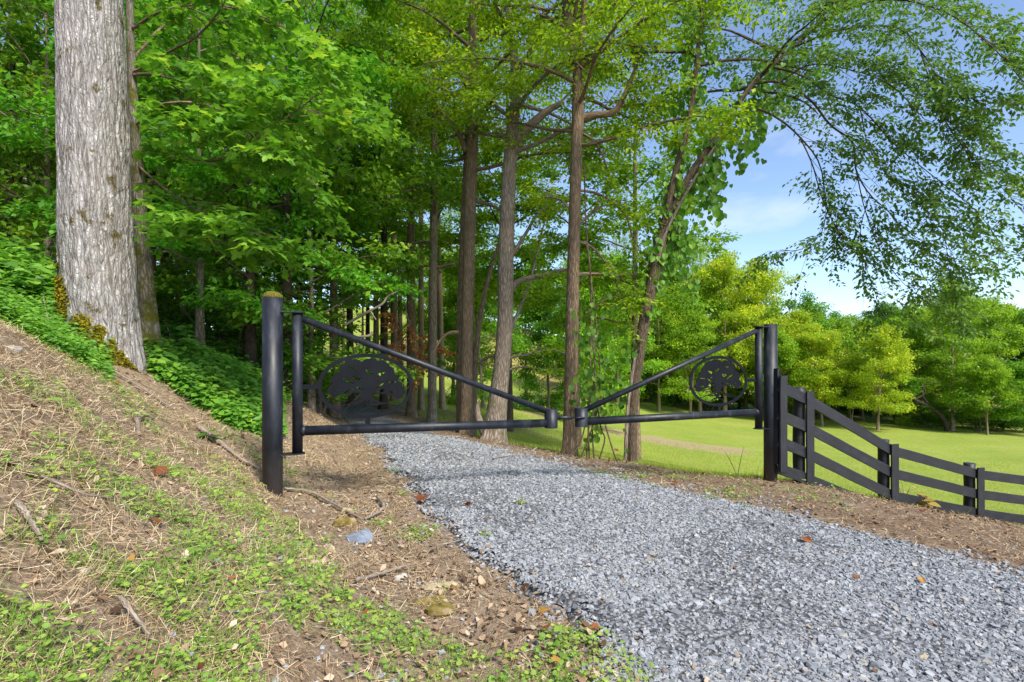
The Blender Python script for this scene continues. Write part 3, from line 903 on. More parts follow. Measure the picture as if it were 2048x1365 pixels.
# ================================================================== fence
fence = Thing('board_fence', 'black four rail board fence running down from the right gate post to the meadow', 'fence', (4.2, 7.3, tz(4.2, 7.3)))
FPS = [(1562, 7.0), (1616, 7.3), (1785, 7.9), (1957, 8.4), (2135, 8.95), (2330, 9.6)]
FX = np.array([[(px - 1024) / FPX * d, d] for px, d in FPS])
RAIL_PY = np.array([[775, 831, 885, 939], [800, 856, 908, 959], [902, 947, 992, 1027], [949, 989, 1027, 1066], [972, 1012, 1051, 1090], [1000, 1040, 1080, 1120]], float)
RAIL_Z = EYE + (HOR - RAIL_PY) / FPX * np.array([d for _, d in FPS])[:, None]
def board(name, a, b, h, th_, nn, seed):
    """a sawn board from a to b: h tall, th_ thick, grain along; slightly uneven"""
    r = rs(seed); m = 7
    t = np.linspace(0, 1, m)[:, None]
    c = a * (1 - t) + b * t
    d = nrm(b - a); up = nrm(np.cross(nn, d)); up = up * (1 if up[2] > 0 or abs(d[2]) > .9 else -1)
    c = c + up * (r.rand(m, 1) - .5) * .006 + nn * (r.rand(m, 1) - .5) * .006
    hh = h / 2 * (1 + (r.rand(m, 1) - .5) * .03); ht = th_ / 2; bev = .004
    prof = [(1 - bev / (h / 2), -1), (1, -1 + bev / ht), (1, 1 - bev / ht), (1 - bev / (h / 2), 1), (-1 + bev / (h / 2), 1), (-1, 1 - bev / ht), (-1, -1 + bev / ht), (-1 + bev / (h / 2), -1)]
    V = np.concatenate([c + up * hh * p + nn * ht * q for p, q in prof]); k = len(prof)
    L = float(np.linalg.norm(b - a)); F = []; uv = []; ou, ov = r.rand() * 9, r.rand() * 9
    per = np.concatenate([[0], np.cumsum([math.hypot((prof[(i + 1) % k][0] - prof[i][0]) * h / 2, (prof[(i + 1) % k][1] - prof[i][1]) * ht) for i in range(k)])])
    for i in range(k):
        for j in range(m - 1):
            F.append([i * m + j, i * m + j + 1, ((i + 1) % k) * m + j + 1, ((i + 1) % k) * m + j])
            for (jj, ii) in ((j, i), (j + 1, i), (j + 1, i + 1), (j, i + 1)):
                uv.append((ou + L * jj / (m - 1), ov + per[ii]))
    g = Geo(); g.add(V, F, None, uv)
    for j, rev in ((0, 1), (m - 1, -1)):
        idx = [i * m + j for i in range(k)][::rev]
        tri = np.array([[idx[0], idx[i], idx[i + 1]] for i in range(1, k - 1)])
        g.F.append(tri); g.R.append(np.full(len(tri), .5)); g.UV.append(np.zeros((tri.size, 2)))
    return g.obj(name, M_FENCE, fence)
UP = np.array([0, 0, 1.0])
for i in range(len(FPS)):
    x, d = FX[i]
    j0, j1 = max(i - 1, 0), min(i + 1, len(FPS) - 1)
    dr = nrm(np.array([FX[j1][0] - FX[j0][0], FX[j1][1] - FX[j0][1], 0]))
    nn = np.array([dr[1], -dr[0], 0.0])
    gz = tz(x, d)
    tops = [752, 783, 888, 935, 958, 985]; bots = [943, 967, 1012, 1048, 1075, 1110]
    zt = EYE + (HOR - tops[i]) / FPX * d; zb = EYE + (HOR - bots[i]) / FPX * d
    a = np.array([x, d, zb]) + nn * .034; b = np.array([x, d, zt]) + nn * .034
    # the upright cover board in front
    g_face = board('face_board', a, b, .150, .026, nn, 50 + i)
    # the post behind
    if i > 0:
        c = np.array([x, d, 0]) - nn * .095 - dr * .06
        g = Geo(); n = 14
        rr = rs(80 + i); pts = []; 
        zs = np.linspace(gz - .5, zt + .055, 8)
        add_tube(g, np.array([[c[0] + (rr.rand() - .5) * .008, c[1] + (rr.rand() - .5) * .008, z] for z in zs]), [.078 + (rr.rand() - .5) * .006 for _ in zs], 18)
        o = g.obj('fence_post', M_FENCE, fence)
        for f in o.data.polygons: f.use_smooth = len(f.vertices) == 4
    else:
        g = Geo(); g.box(np.array([x, d, (zt + zb) / 2 + .1]) - nn * .035 - dr * .055, (.02, .035, (zt - zb) / 2), (dr, nn, UP)); g.obj('mounting_block', M_FENCE, fence)
    if i < len(FPS) - 1:
        for k in range(4):
            if i >= 3 and k == 3: continue
            a = np.array([x, d, RAIL_Z[i][k]]); b = np.array([FX[i + 1][0], FX[i + 1][1], RAIL_Z[i + 1][k]])
            dd = nrm(b - a)
            board('rail', a + dd * (.003 if i else -.07), b - dd * .003, .150, .028, nn, 100 + i * 7 + k)

# ================================================================== trees
def limb_geo(g, pts, rad, n=7, nres=None):
    p, r = resample(pts, rad, nres or max(4, len(pts) * 3))
    add_tube(g, p, r, n, caps=False)

def at(path, f):
    """point on a path by fraction of its arc length"""
    s = np.concatenate([[0], np.cumsum(np.linalg.norm(np.diff(path, axis=0), axis=1))]); s /= s[-1]
    return np.array([np.interp(f, s, path[:, k]) for k in range(3)])

class Leaves:
    def __init__(self): self.p = []; self.a = []; self.n = []; self.s = []; self.r = []
    def add(self, p, a, n, s, r):
        self.p.append(p); self.a.append(a); self.n.append(n); self.s.append(s); self.r.append(r)
    def cat(self):
        return [np.concatenate(v) for v in (self.p, self.a, self.n, self.s, self.r)]
    def geo(self, tpl, width=1.0, zthin=None):
        g = Geo(); p, a, n, s, r = self.cat()
        if zthin is not None:          # upper crown leaves thinned out so more sun and sky light gets in
            k = rs(1).rand(len(p)) < np.where(p[:, 2] > zthin, .14, 1.0)
            p, a, n, s, r = p[k], a[k], n[k], s[k], r[k]
        stamp(g, tpl, p, a, n, s, r, width); return g

def sprays(rng, lv, S, D, L, K, size, droop=0.25, flat=0.55, hue=0.5, side=0.8, wide=1.0):
    """leaves in flat sprays along twigs: S starts, D directions, L lengths"""
    N = len(S)
    if N == 0: return
    t = (np.arange(K) + .5) / K
    t = t[None, :] + (rng.rand(N, K) - .5) * .5 / K
    sg = np.where((np.arange(K) % 2) == 0, 1.0, -1.0)[None, :] * np.ones((N, 1))
    sd = nrm(np.cross(D, np.array([0, 0, 1.0]) + (rng.rand(N, 3) - .5) * .7))
    pos = S[:, None] + D[:, None] * (L[:, None] * t)[..., None]
    pos[..., 2] -= droop * (t * L[:, None]) ** 2
    ax = D[:, None] * .55 + sd[:, None] * (sg * side)[..., None] + (rng.rand(N, K, 3) - .5) * .8
    ax[..., 2] -= droop
    ax = nrm(ax)
    pos = pos + ax * (size * .25 * wide) + (rng.rand(N, K, 3) - .5) * size * .5
    nr = np.array([0, 0, 1.0]) + (rng.rand(N, K, 3) - .5) * 2 * flat
    sz = size * (.65 + .6 * rng.rand(N, K))
    rn = np.clip(hue * .0 + rng.rand(N, 1) * .55 + rng.rand(N, K) * .45, 0, 1)
    lv.add(pos.reshape(-1, 3), ax.reshape(-1, 3), nrm(nr).reshape(-1, 3), sz.ravel(), rn.ravel())

def clump(rng, lv, C, R, n, size):
    """rounded leaf clusters at the branch ends: leaves on the upper shell of each, facing out and up"""
    N = len(C)
    if N == 0: return
    v = nrm(rng.normal(size=(N, n, 3)) + np.array([0, 0, .35]))
    rad = R * rng.uniform(.7, 1.25, (N, 1)) * (.45 + .6 * rng.rand(N, n))
    pos = C[:, None] + v * rad[..., None] * np.array([1.15, 1.15, .62])
    ax = nrm(v * .6 + rng.normal(size=(N, n, 3)) * .6 + np.array([0, 0, -.25]))
    nr = v * .7 + np.array([0, 0, .6]) + (rng.rand(N, n, 3) - .5) * 1.0
    sz = size * (.65 + .6 * rng.rand(N, n))
    rn = np.clip(rng.rand(N, 1) * .5 + rng.rand(N, n) * .5, 0, 1)
    lv.add(pos.reshape(-1, 3), ax.reshape(-1, 3), nrm(nr).reshape(-1, 3), sz.ravel(), rn.ravel())

def dress(rng, gb, lv, limb, r0, nsub, subL, ntw, twL, K, size, s0=.25, droop=.25, flat=.55, vert=.2, stem=True, nside=3, cl=None):
    """sub-branches, twigs and leaves on a limb path"""
    limb = np.asarray(limb, float)
    tans = nrm(np.gradient(limb, axis=0))
    for j in range(nsub):
        f = s0 + (1 - s0) * (j + rng.rand()) / nsub
        p = at(limb, f); k = min(int(f * (len(limb) - 1)), len(limb) - 1)
        d = rotz(tans[k], (1 if j % 2 else -1) * rng.uniform(.5, 1.25)); d[2] = d[2] * .6 + rng.uniform(-vert, vert)
        d = nrm(d); Ls = subL * rng.uniform(.6, 1.2) * (1.15 - .5 * f)
        q = np.array([p, p + d * Ls * .5 + [0, 0, .04 * Ls], p + d * Ls + [0, 0, -.12 * droop * Ls * 2]])
        if stem:
            add_tube(gb, q, [max(r0 * .35 * (1 - .6 * f), .006), max(r0 * .2 * (1 - .6 * f), .004), .002], nside, caps=False)
        if cl is not None: clump(rng, lv, np.stack([q[2], q[1] * .4 + q[2] * .6 + (rng.rand(3) - .5) * cl[0]]), cl[0], cl[1], size)
        fs = rng.uniform(.15, 1.0, ntw)
        S = p[None] + (q[2] - p)[None] * fs[:, None]
        ang = rng.uniform(.2, 1.1, ntw) * np.where(rng.rand(ntw) < .5, 1, -1)
        c, s = np.cos(ang), np.sin(ang)
        Dv = np.stack([d[0] * c - d[1] * s, d[0] * s + d[1] * c, d[2] * .5 + rng.uniform(-.35, .25, ntw)], -1)
        sprays(rng, lv, S, nrm(Dv), twL * rng.uniform(.6, 1.2, ntw), K, size, droop, flat)

def crown(rng, gb, lv, path, rad, f0, f1, nl, Lmax, prof, nsub=5, ntw=9, K=8, size=.12, elev=(.05, .8), subL=.36, twL=.5, droop=.25, flat=.55, az_ok=None, limb_r=.4, nside=6, cl=None):
    path = np.asarray(path, float)
    for i in range(nl):
        fr = (i + rng.rand() * .8) / nl
        f = f0 + (f1 - f0) * fr
        p = at(path, f); az = i * 2.399 + rng.uniform(-.5, .5)
        if az_ok is not None and not az_ok(az, p): continue
        e = elev[0] + (elev[1] - elev[0]) * fr + rng.uniform(-.15, .15)
        L = Lmax * prof(fr) * rng.uniform(.75, 1.15)
        d = nrm(np.array([math.cos(az), math.sin(az), e]))
        r0 = np.interp(f, np.linspace(0, 1, len(rad)), rad) * limb_r + .008
        pts = [p]
        for k in range(5):
            d = nrm(d + (rng.rand(3) - .5) * .35 + np.array([0, 0, .06 if k < 2 else -.10]))
            pts.append(pts[-1] + d * L / 5)
        pts = np.array(pts)
        limb_geo(gb, pts, np.linspace(r0, .008, 6), nside, 9)
        dress(rng, gb, lv, pts, r0, nsub, L * subL, ntw, twL, K, size, .22, droop, flat, cl=cl)
    # leader
    top = np.array([at(path, f) for f in np.linspace(max(f0, f1 - .2), 1, 5)])
    dress(rng, gb, lv, top, .05, nsub * 2, Lmax * .35, ntw, twL, K, size, .1, droop, flat, cl=cl)

LIMITS = {'tri': 0}
def count(g): LIMITS['tri'] += g.tri_count()

def template_tree(name, label, cat, group, seed, H, r0, spec, bark, leafmat, tpl, tint, stems=1, spread=.0):
    """one full tree standing at the origin; copies share its meshes"""
    rng = rs(seed)
    th = Thing(name, label, cat, (0, 0, 0), group)
    gt = Geo(); gb = Geo(); lv = Leaves()
    for s in range(stems):
        az = rng.rand() * 6.28
        n = 7
        hs = np.linspace(-.4, H * (1 if s == 0 else rng.uniform(.75, .95)), n)
        lean = spread * (0 if stems == 1 and s == 0 else 1)
        pts = np.array([[math.cos(az) * lean * (h / H) ** 1.2 * H + (rng.rand() - .5) * .03 * max(h, 0) * .35 + (.12 * s), math.sin(az) * lean * (h / H if h > 0 else 0) ** 1.2 * H + (rng.rand() - .5) * .03 * max(h, 0) * .35, h] for h in np.maximum(hs, 0)])
        pts[:, 2] = hs
        rad = r0 * (1 - .93 * np.linspace(0, 1, n) ** .9) * (1 if s == 0 else .7)
        rad[0] *= 1.5; rad[1] *= 1.08
        p, r = resample(pts, rad, 22)
        add_tube(gt, p, r, 9, caps=False)
        sp = dict(spec)
        if stems > 1: sp['nl'] = max(6, int(sp['nl'] / stems * 1.3))
        crown(rng, gb, lv, p, r, **sp)
    gt.obj('trunk', bark, th, smooth=True)
    gb.obj('branches', bark, th, smooth=True)
    gl = lv.geo(tpl, 1.0, H * .68 if H > 10.9 else None)
    gl.obj('crown', leafmat, th, color=tint, stuff=True)
    for g in (gt, gb, gl): count(g)
    return th

def copy_thing(src, loc, rz, sc, label=None, tint=None, group=None):
    r = src.ob.copy(); COL.objects.link(r)
    r.location = loc; r.rotation_euler = (0, 0, rz); r.scale = (sc, sc, sc)
    if label: r['label'] = label
    if group: r['group'] = group
    for ch in src.ob.children:
        c = ch.copy(); COL.objects.link(c); c.parent = r
        if tint is not None and ch.name.startswith('crown'):
            c.color = (*tint, 1)
    return r

def ground_at(px, d):
    x = (px - 1024) / FPX * d
    return np.array([x, d, tz(x, d)])

def px_path(pts, d0=None):
    """[(px, py, width px, depth)] -> world points and radii"""
    P3 = np.array([P(a[0], a[1], a[3] if len(a) > 3 else d0) for a in pts])
    R = np.array([a[2] / 2 / FPX * (a[3] if len(a) > 3 else d0) / math.hypot(1, (a[0] - 1024) / FPX) for a in pts])
    return P3, R

def place_leaf_parts(th, lv, tpl, mat, n_max, tint, part_name='leaf', width=1.0, min_px=9.0):
    """the leaves of a thing: those that show largest as parts, the rest joined"""
    p, a, n, s, r = lv.cat()
    u, v = proj(p)
    size_px = s * FPX / np.maximum(p[:, 1], .5)
    inside = (u > -20) & (u < 2068) & (v > -20) & (v < 1385) & (size_px > min_px)
    order = np.argsort(-(size_px * inside))
    pick = order[:n_max]; pick = pick[inside[pick]]
    rest = np.setdiff1d(np.arange(len(p)), pick)
    g = Geo(); stamp(g, tpl, p[rest], a[rest], n[rest], s[rest], r[rest], width); count(g)
    g.obj('foliage', mat, th, color=tint, stuff=True)
    protos = []
    for k in range(6):
        gg = Geo(); stamp(gg, tpl, np.zeros((1, 3)), np.array([[0, 1.0, 0]]), np.array([[0, 0, 1.0]]), 1.0, [k / 5.0], width)
        protos.append(gg.mesh(part_name, mat))
    y = nrm(a[pick]); x = nrm(np.cross(y, n[pick])); z = np.cross(x, y)
    org = th.location_world_np
    from mathutils import Matrix
    for k, i in enumerate(pick):
        o = bpy.data.objects.new(part_name, protos[min(5, int(r[i] * 6))])
        M = Matrix(((x[k][0] * s[i], y[k][0] * s[i], z[k][0] * s[i], p[i][0] - org[0]),
                    (x[k][1] * s[i], y[k][1] * s[i], z[k][1] * s[i], p[i][1] - org[1]),
                    (x[k][2] * s[i], y[k][2] * s[i], z[k][2] * s[i], p[i][2] - org[2]), (0, 0, 0, 1)))
        COL.objects.link(o); o.parent = th.ob; o.matrix_basis = M
        if tint is not None: o.color = (*tint, 1)

# ------------------------------------------------------------------ the large pale trunk on the bank
def big_tree():
    base = on_ground(232, 705)
    D = 6.0
    pts, rad = px_path([(211, 790, 180), (206, 700, 166), (202, 640, 162), (197, 540, 155), (190, 300, 146), (181, 0, 137), (172, -400, 126), (165, -900, 108), (160, -1500, 80), (165, -2100, 40)], D)
    th = Thing('big_tree', 'very thick pale trunk with deep furrowed bark and moss at its foot on the bank', 'tree', (pts[1][0], D, tz(pts[1][0], D)), None)
    z_of = [(790, 40), (700, 30)]
    p1, r1 = resample(pts, rad, 90)
    # denser rings where the camera looks
    zz = p1[:, 2]
    vis = np.linspace(zz[0], P(180, -60, D)[2], 330)
    rest = np.linspace(vis[-1], zz[-1], 40)[1:]
    zq = np.concatenate([vis, rest])
    pp = np.stack([np.interp(zq, zz, p1[:, k]) for k in range(3)], -1); rr = np.interp(zq, zz, r1)
    gz = tz(pts[1][0], D)
    def mod(t, s, pts_):
        z = pts_[:, 2][:, None]
        h = np.maximum(z - (gz - .35), 0)
        fl = np.exp(-h / .32)
        root = 1 + fl * (.03 + .10 * np.cos(5 * t + .7) + .07 * np.cos(3 * t + 2.0))
        u = t * .42
        w = (vnoise(u * 9, z * 2.2, 4) - .5) * .09
        rid = 1 - np.abs(2 * vnoise((u + w) * 17, z * 1.7, 8) - 1)
        rid2 = 1 - np.abs(2 * vnoise((u + w) * 34, z * 4.5, 9) - 1)
        lump = vnoise(t * 1.2, z * .8, 12) - .5
        return root * (1 + (rid ** 1.3 - .5) * .075 + (rid2 - .5) * .018 + lump * .05)
    g = Geo(); add_tube(g, pp, rr, 180, mod=mod, caps=False); count(g)
    g.obj('trunk', M_BARK_BIG, th, smooth=True)
    # moss climbing the foot on the uphill side
    rng = rs(31); lv = Leaves()
    n = 9000
    t = rng.uniform(-2.6, .2, n) ; hh = rng.rand(n) ** 1.6 * (0.62 * np.exp(-((t + 2.25) / .55) ** 2) + .42 * np.exp(-((t + .95) / .75) ** 2) + .04)
    hz = hh
    # the foot follows the slope
    px_ = pts[1][0] + np.cos(t) * .55; py_ = D + np.sin(t) * .55
    z0 = terrain(px_, py_)
    z = z0 + hz - .03
    R = np.interp(z, zz, r1); cx = np.interp(z, zz, p1[:, 0])
    hq = np.maximum(z - (gz - .35), 0); fl = np.exp(-hq / .32)
    seam = math.pi / 2
    tt = t - math.pi / 2
    R = R * (1 + fl * (.03 + .10 * np.cos(5 * tt + .7) + .07 * np.cos(3 * tt + 2.0))) + .012
    keep = fbm(t * 6, z * 7, 3, 3) > .40
    pos = np.stack([cx + R * np.cos(t), D + R * np.sin(t), z], -1)[keep]
    nr = nrm(np.stack([np.cos(t), np.sin(t), t * 0 + .3], -1)[keep] + (rng.rand(keep.sum(), 3) - .5) * 1.2)
    lv.add(pos, nrm(rng.rand(keep.sum(), 3) - .5), nr, .018 + .02 * rng.rand(keep.sum()), rng.rand(keep.sum()))
    gm = lv.geo(T_QUAD, 1.8); count(gm)
    gm.obj('moss', M_MOSSLEAF, th, stuff=True)
    # limbs and crown far above the frame
    gb = Geo(); lv = Leaves()
    crown(rng, gb, lv, pp[330:], rr[330:], .25, .98, 13, 5.0, lambda f: 1.0 - .55 * f, 5, 9, 8, .16, (.2, .8))
    gb.obj('branches', M_BARK_GREY, th, smooth=True)
    gl = lv.geo(T_QUAD, 1.0, 8.0); count(gl); count(gb)
    gl.obj('crown', M_LEAF, th, color=(.8, .85, .8), stuff=True)
M_MOSSLEAF = leaf_mat('moss_tuft', [(0.0, (0.09, 0.085, 0.006)), (0.5, (0.19, 0.16, 0.012)), (1.0, (0.30, 0.25, 0.025))], trans=0.1, rough=0.9, spec=0.1)
big_tree()

# ------------------------------------------------------------------ the mossy maple behind it with its long leafy boughs
def maple():
    rng = rs(7)
    pts, rad = px_path([(318, 800, 66), (305, 740, 60), (296, 650, 48), (284, 500, 34), (272, 300, 26), (264, 140, 17), (258, -60, 15), (255, -350, 12), (262, -700, 6)], 6.9)
    th = Thing('maple_tree', 'slim mossy maple trunk close behind the thick pale one, its leafy boughs reaching right', 'tree', (pts[1][0], 6.9, tz(pts[1][0], 6.9)))
    p, r = resample(pts, rad, 60)
    g = Geo()
    gz = tz(pts[1][0], 6.9)
    add_tube(g, p, r, 40, caps=False, mod=lambda t, s, q: 1 + .05 * (vnoise(t * 4, q[:, 2][:, None] * 3, 3) - .5) + np.exp(-np.maximum(q[:, 2][:, None] - gz + .2, 0) / .25) * .25 * np.cos(4 * t))
    g.obj('trunk', M_BARK_MOSSY, th, smooth=True); count(g)
    boughs = [
        ([(264, 146, 14, 6.9), (300, 128, 11, 6.7), (345, 100, 9, 6.5), (395, 72, 8, 6.3), (440, 20, 6, 6.1), (480, -60, 4, 6.0)], 9),
        ([(264, 150, 14, 6.9), (310, 150, 10, 6.6), (380, 165, 8, 6.3), (450, 175, 6, 6.1), (540, 190, 5, 5.9), (650, 235, 3, 5.8)], 15),
        ([(273, 300, 13, 6.9), (330, 312, 9, 6.6), (420, 322, 8, 6.3), (480, 300, 6, 6.0), (520, 262, 5, 5.8), (590, 225, 4, 5.6), (655, 170, 3, 5.5)], 17),
        ([(274, 330, 12, 6.9), (320, 370, 8, 6.5), (390, 420, 6, 6.2), (460, 450, 5, 6.0), (540, 470, 3, 5.9)], 12),
        ([(280, 462, 10, 6.9), (330, 464, 7, 6.6), (400, 478, 6, 6.4), (470, 486, 4, 6.2), (550, 492, 3, 6.1)], 9),
        ([(262, 60, 12, 6.9), (330, 20, 9, 6.6), (430, 10, 7, 6.3), (540, 40, 5, 6.1), (640, 95, 3, 6.0)], 14),
        ([(270, 250, 10, 6.9), (310, 235, 7, 6.6), (370, 250, 6, 6.2), (450, 255, 4, 5.9), (560, 290, 3, 5.6)], 13),
        ([(270, 240, 11, 6.9), (340, 205, 8, 7.3), (440, 220, 7, 7.6), (560, 300, 5, 7.8), (640, 380, 3, 7.9)], 14),
        ([(264, 120, 11, 6.9), (350, 40, 8, 7.4), (480, 60, 6, 7.8), (620, 130, 5, 8.0), (720, 230, 3, 8.0)], 14),
    ]
    lv = Leaves()
    for k, (b, ns) in enumerate(boughs):
        q, r = px_path(b); r = r * .62
        gb = Geo(); limb_geo(gb, q, r, 7)
        q2, _ = resample(q, r, 24)
        dress(rng, gb, lv, q2, .03, ns, .85, 7, .44, 7, .102, .25, .30, .55, .25, nside=4)
        count(gb)
        gb.obj('bough', M_BARK_BROWN, th, smooth=True)
    A = lv.cat(); u, v = proj(A[0]); keep = u > 275
    lv = Leaves(); lv.add(*[q[keep] for q in A])
    place_leaf_parts(th, lv, T_MAPLE, M_LEAF, 300, (2.0, 1.95, 1.7), width=1.0)
maple()

# ------------------------------------------------------------------ roadside trees
def road_tree(name, label, trunk, d, bark, limbs, cr, seed, tint=(1, 1, 1), size=.075, nside=26, flare=.3, tpl=T_QUAD, lumps=()):
    rng = rs(seed)
    pts, rad = px_path(trunk, d)
    b = np.array([pts[0][0], pts[0][1], 0]); gz = tz(b[0], b[1])
    # bring the foot below the ground
    pts = np.vstack([[pts[0][0], pts[0][1], min(gz - .25, pts[0][2] - .2)], pts]); rad = np.concatenate([[rad[0] * 1.05], rad])
    th = Thing(name, label, 'tree', (b[0], b[1], gz), 'trees along the right edge of the driveway')
    n = 120
    p, r = resample(pts, rad, n)
    g = Geo()
    def mod(t, s, q):
        z = q[:, 2][:, None]
        m = 1 + .06 * (vnoise(t * 2.2, z * 2.0, seed) - .5) + .05 * (vnoise(t * 7, z * 3.0, seed + 1) - .5)
        m = m + np.exp(-np.maximum(z - gz, 0) / .22) * flare * (.45 + .55 * np.cos(5 * t + seed))
        for (py, amp) in lumps:
            z0 = EYE + (HOR - py) / FPX * d
            m = m + amp * np.exp(-((z - z0) / .10) ** 2)
        return m
    add_tube(g, p, r, nside, caps=False, mod=mod); count(g)
    g.obj('trunk', bark, th, smooth=True)
    lv = Leaves()
    for lm in limbs:
        q, rr = px_path(lm['p'], d)
        gb = Geo(); limb_geo(gb, q, rr, 10)
        q2, _ = resample(q, rr, 16)
        if lm.get('n', 0):
            dress(rng, gb, lv, q2, .04, lm['n'], lm.get('L', .8), lm.get('tw', 7), .42, 8, size, lm.get('s0', .35), .3, .6, .3)
        count(gb)
        gb.obj('limb', bark, th, smooth=True)
    for c in cr:
        gb = Geo()
        crown(rng, gb, lv, p, r, **c)
        gb.obj('branches', bark, th, smooth=True); count(gb)
    gl = lv.geo(tpl, 1.0, EYE + .71 * d + .6); count(gl)
    gl.obj('crown', M_LEAF, th, color=tint, stuff=True)
    return th

flat_prof = lambda f: 1.0 - .35 * f
CR = dict(subL=.40, K=9, cl=(.34, 22), size=.092, limb_r=.30, nside=5, elev=(.0, .9), flat=.75)
road_tree('roadside_tree', 'dark straight brown trunk with a thinner stem at its foot, left of the leaning grey',
          [(932, 882, 44), (933, 850, 30), (935, 700, 25), (937, 560, 24), (941, 400, 24), (947, 200, 21), (946, 60, 17), (944, -200, 14), (940, -600, 11), (940, -900, 5)], 11.5, M_BARK_BROWN,
          [dict(p=[(921, 872, 17, 11.9), (918, 790, 12, 11.9), (919, 640, 11, 11.9), (924, 480, 10, 11.9), (929, 360, 8, 11.9), (933, 250, 5, 11.9)]),
           dict(p=[(945, 868, 17), (949, 760, 13), (958, 650, 11), (978, 550, 8), (1000, 480, 5)]),
           dict(p=[(934, 305, 14), (915, 265, 10), (880, 220, 7), (850, 170, 5), (820, 150, 3)], n=9),
           dict(p=[(945, 180, 10), (905, 120, 8), (880, 80, 6), (850, 60, 4)], n=9),
           dict(p=[(940, 400, 10), (980, 410, 7), (1000, 420, 4)]),
           dict(p=[(960, 730, 9), (975, 715, 7), (1000, 712, 5), (1040, 705, 3)]),
           dict(p=[(918, 665, 9), (895, 668, 7), (875, 690, 5), (862, 720, 3)])],
          [dict(f0=.30, f1=.98, nl=36, Lmax=3.1, prof=flat_prof, nsub=7, ntw=11, **CR)], 101, (3.2, 2.2, 1.0), .085)
road_tree('roadside_tree', 'thick grey trunk with flared foot, leaning right, then rising straight to a stub limb',
          [(984, 893, 58), (988, 868, 46), (996, 800, 38), (1004, 730, 33), (1010, 640, 32), (1012, 500, 31), (1017, 380, 29), (1022, 300, 27), (1026, 250, 24), (1032, 170, 19), (1026, 95, 15), (1016, 20, 12), (1010, -200, 10), (1015, -600, 7), (1015, -900, 4)], 10.5, M_BARK_GREY,
          [dict(p=[(1022, 310, 22), (1040, 275, 20), (1065, 248, 18), (1095, 222, 14), (1122, 208, 10)]),
           dict(p=[(1112, 213, 5), (1140, 185, 4), (1170, 150, 3)], n=5),
           dict(p=[(1022, 95, 10), (1012, 60, 8), (995, 42, 5)], n=4),
           dict(p=[(1018, 585, 14), (1040, 562, 11), (1085, 552, 10), (1130, 540, 7), (1160, 548, 5)], n=6, L=.5),
           dict(p=[(1000, 720, 6), (1040, 712, 5), (1075, 705, 5), (1110, 702, 4), (1160, 720, 3)], n=6, L=.5),
           dict(p=[(1000, 745, 5), (1040, 735, 4), (1080, 738, 3), (1150, 740, 2)], n=5, L=.5),
           dict(p=[(1012, 690, 9), (1030, 640, 7), (1058, 570, 6), (1075, 500, 4), (1090, 440, 3)], n=6, L=.6),
           dict(p=[(1018, 520, 9), (1050, 470, 7), (1075, 430, 5), (1110, 400, 3)], n=7, L=.7),
           dict(p=[(1024, 240, 9), (980, 200, 7), (960, 160, 5)], n=8),
           dict(p=[(972, 868, 24), (958, 840, 15), (955, 815, 9), (958, 803, 5)])],
          [dict(f0=.33, f1=.98, nl=36, Lmax=3.0, prof=flat_prof, nsub=7, ntw=11, **CR)], 102, (3.3, 2.25, 1.0), .085)
road_tree('roadside_tree', 'straight reddish brown trunk behind the gate latch, forking near the top of the photo',
          [(1138, 912, 33), (1139, 880, 28), (1142, 760, 26), (1145, 600, 25), (1148, 480, 24), (1153, 300, 23), (1156, 230, 25), (1155, 160, 19), (1152, 115, 21), (1140, 60, 17), (1131, -20, 14), (1125, -200, 11), (1130, -600, 7), (1130, -850, 4)], 9.2, M_BARK_BROWN,
          [dict(p=[(1157, 120, 14), (1164, 70, 12), (1168, 10, 11), (1172, -100, 8), (1180, -300, 5)], n=10),
           dict(p=[(1158, 135, 10), (1175, 105, 9), (1200, 84, 8), (1228, 84, 7), (1265, 92, 5), (1320, 95, 3)], n=8),
           dict(p=[(1160, 238, 15), (1190, 230, 14), (1225, 226, 13), (1245, 200, 12), (1262, 160, 9), (1275, 122, 6), (1285, 60, 4)], n=9),
           dict(p=[(1140, 60, 9), (1110, 42, 7), (1080, 30, 5), (1055, 20, 3)], n=7),
           dict(p=[(1160, 265, 7), (1185, 280, 5), (1205, 310, 4), (1213, 340, 3)], n=3, L=.4),
           dict(p=[(1150, 455, 7), (1180, 430, 6), (1205, 412, 4), (1240, 408, 3)], n=7, L=.7),
           dict(p=[(1152, 550, 8), (1190, 548, 7), (1240, 552, 6), (1275, 550, 4)], n=2, L=.3),
           dict(p=[(1148, 640, 6), (1175, 625, 4), (1210, 600, 3), (1250, 590, 2)], n=8, L=.7),
           dict(p=[(1150, 480, 6), (1190, 500, 5), (1230, 560, 3), (1260, 640, 2)], n=9, L=.6),
           dict(p=[(1150, 380, 6), (1200, 390, 5), (1250, 430, 3), (1270, 500, 2)], n=9, L=.6),
           dict(p=[(1150, 430, 6), (1120, 400, 4), (1090, 395, 3)], n=6, L=.6)],
          [dict(f0=.36, f1=.98, nl=38, Lmax=2.9, prof=flat_prof, nsub=7, ntw=11, **CR)], 103, (3.2, 2.25, 1.0), .085, lumps=((655, .12), (592, .08), (330, .10)))
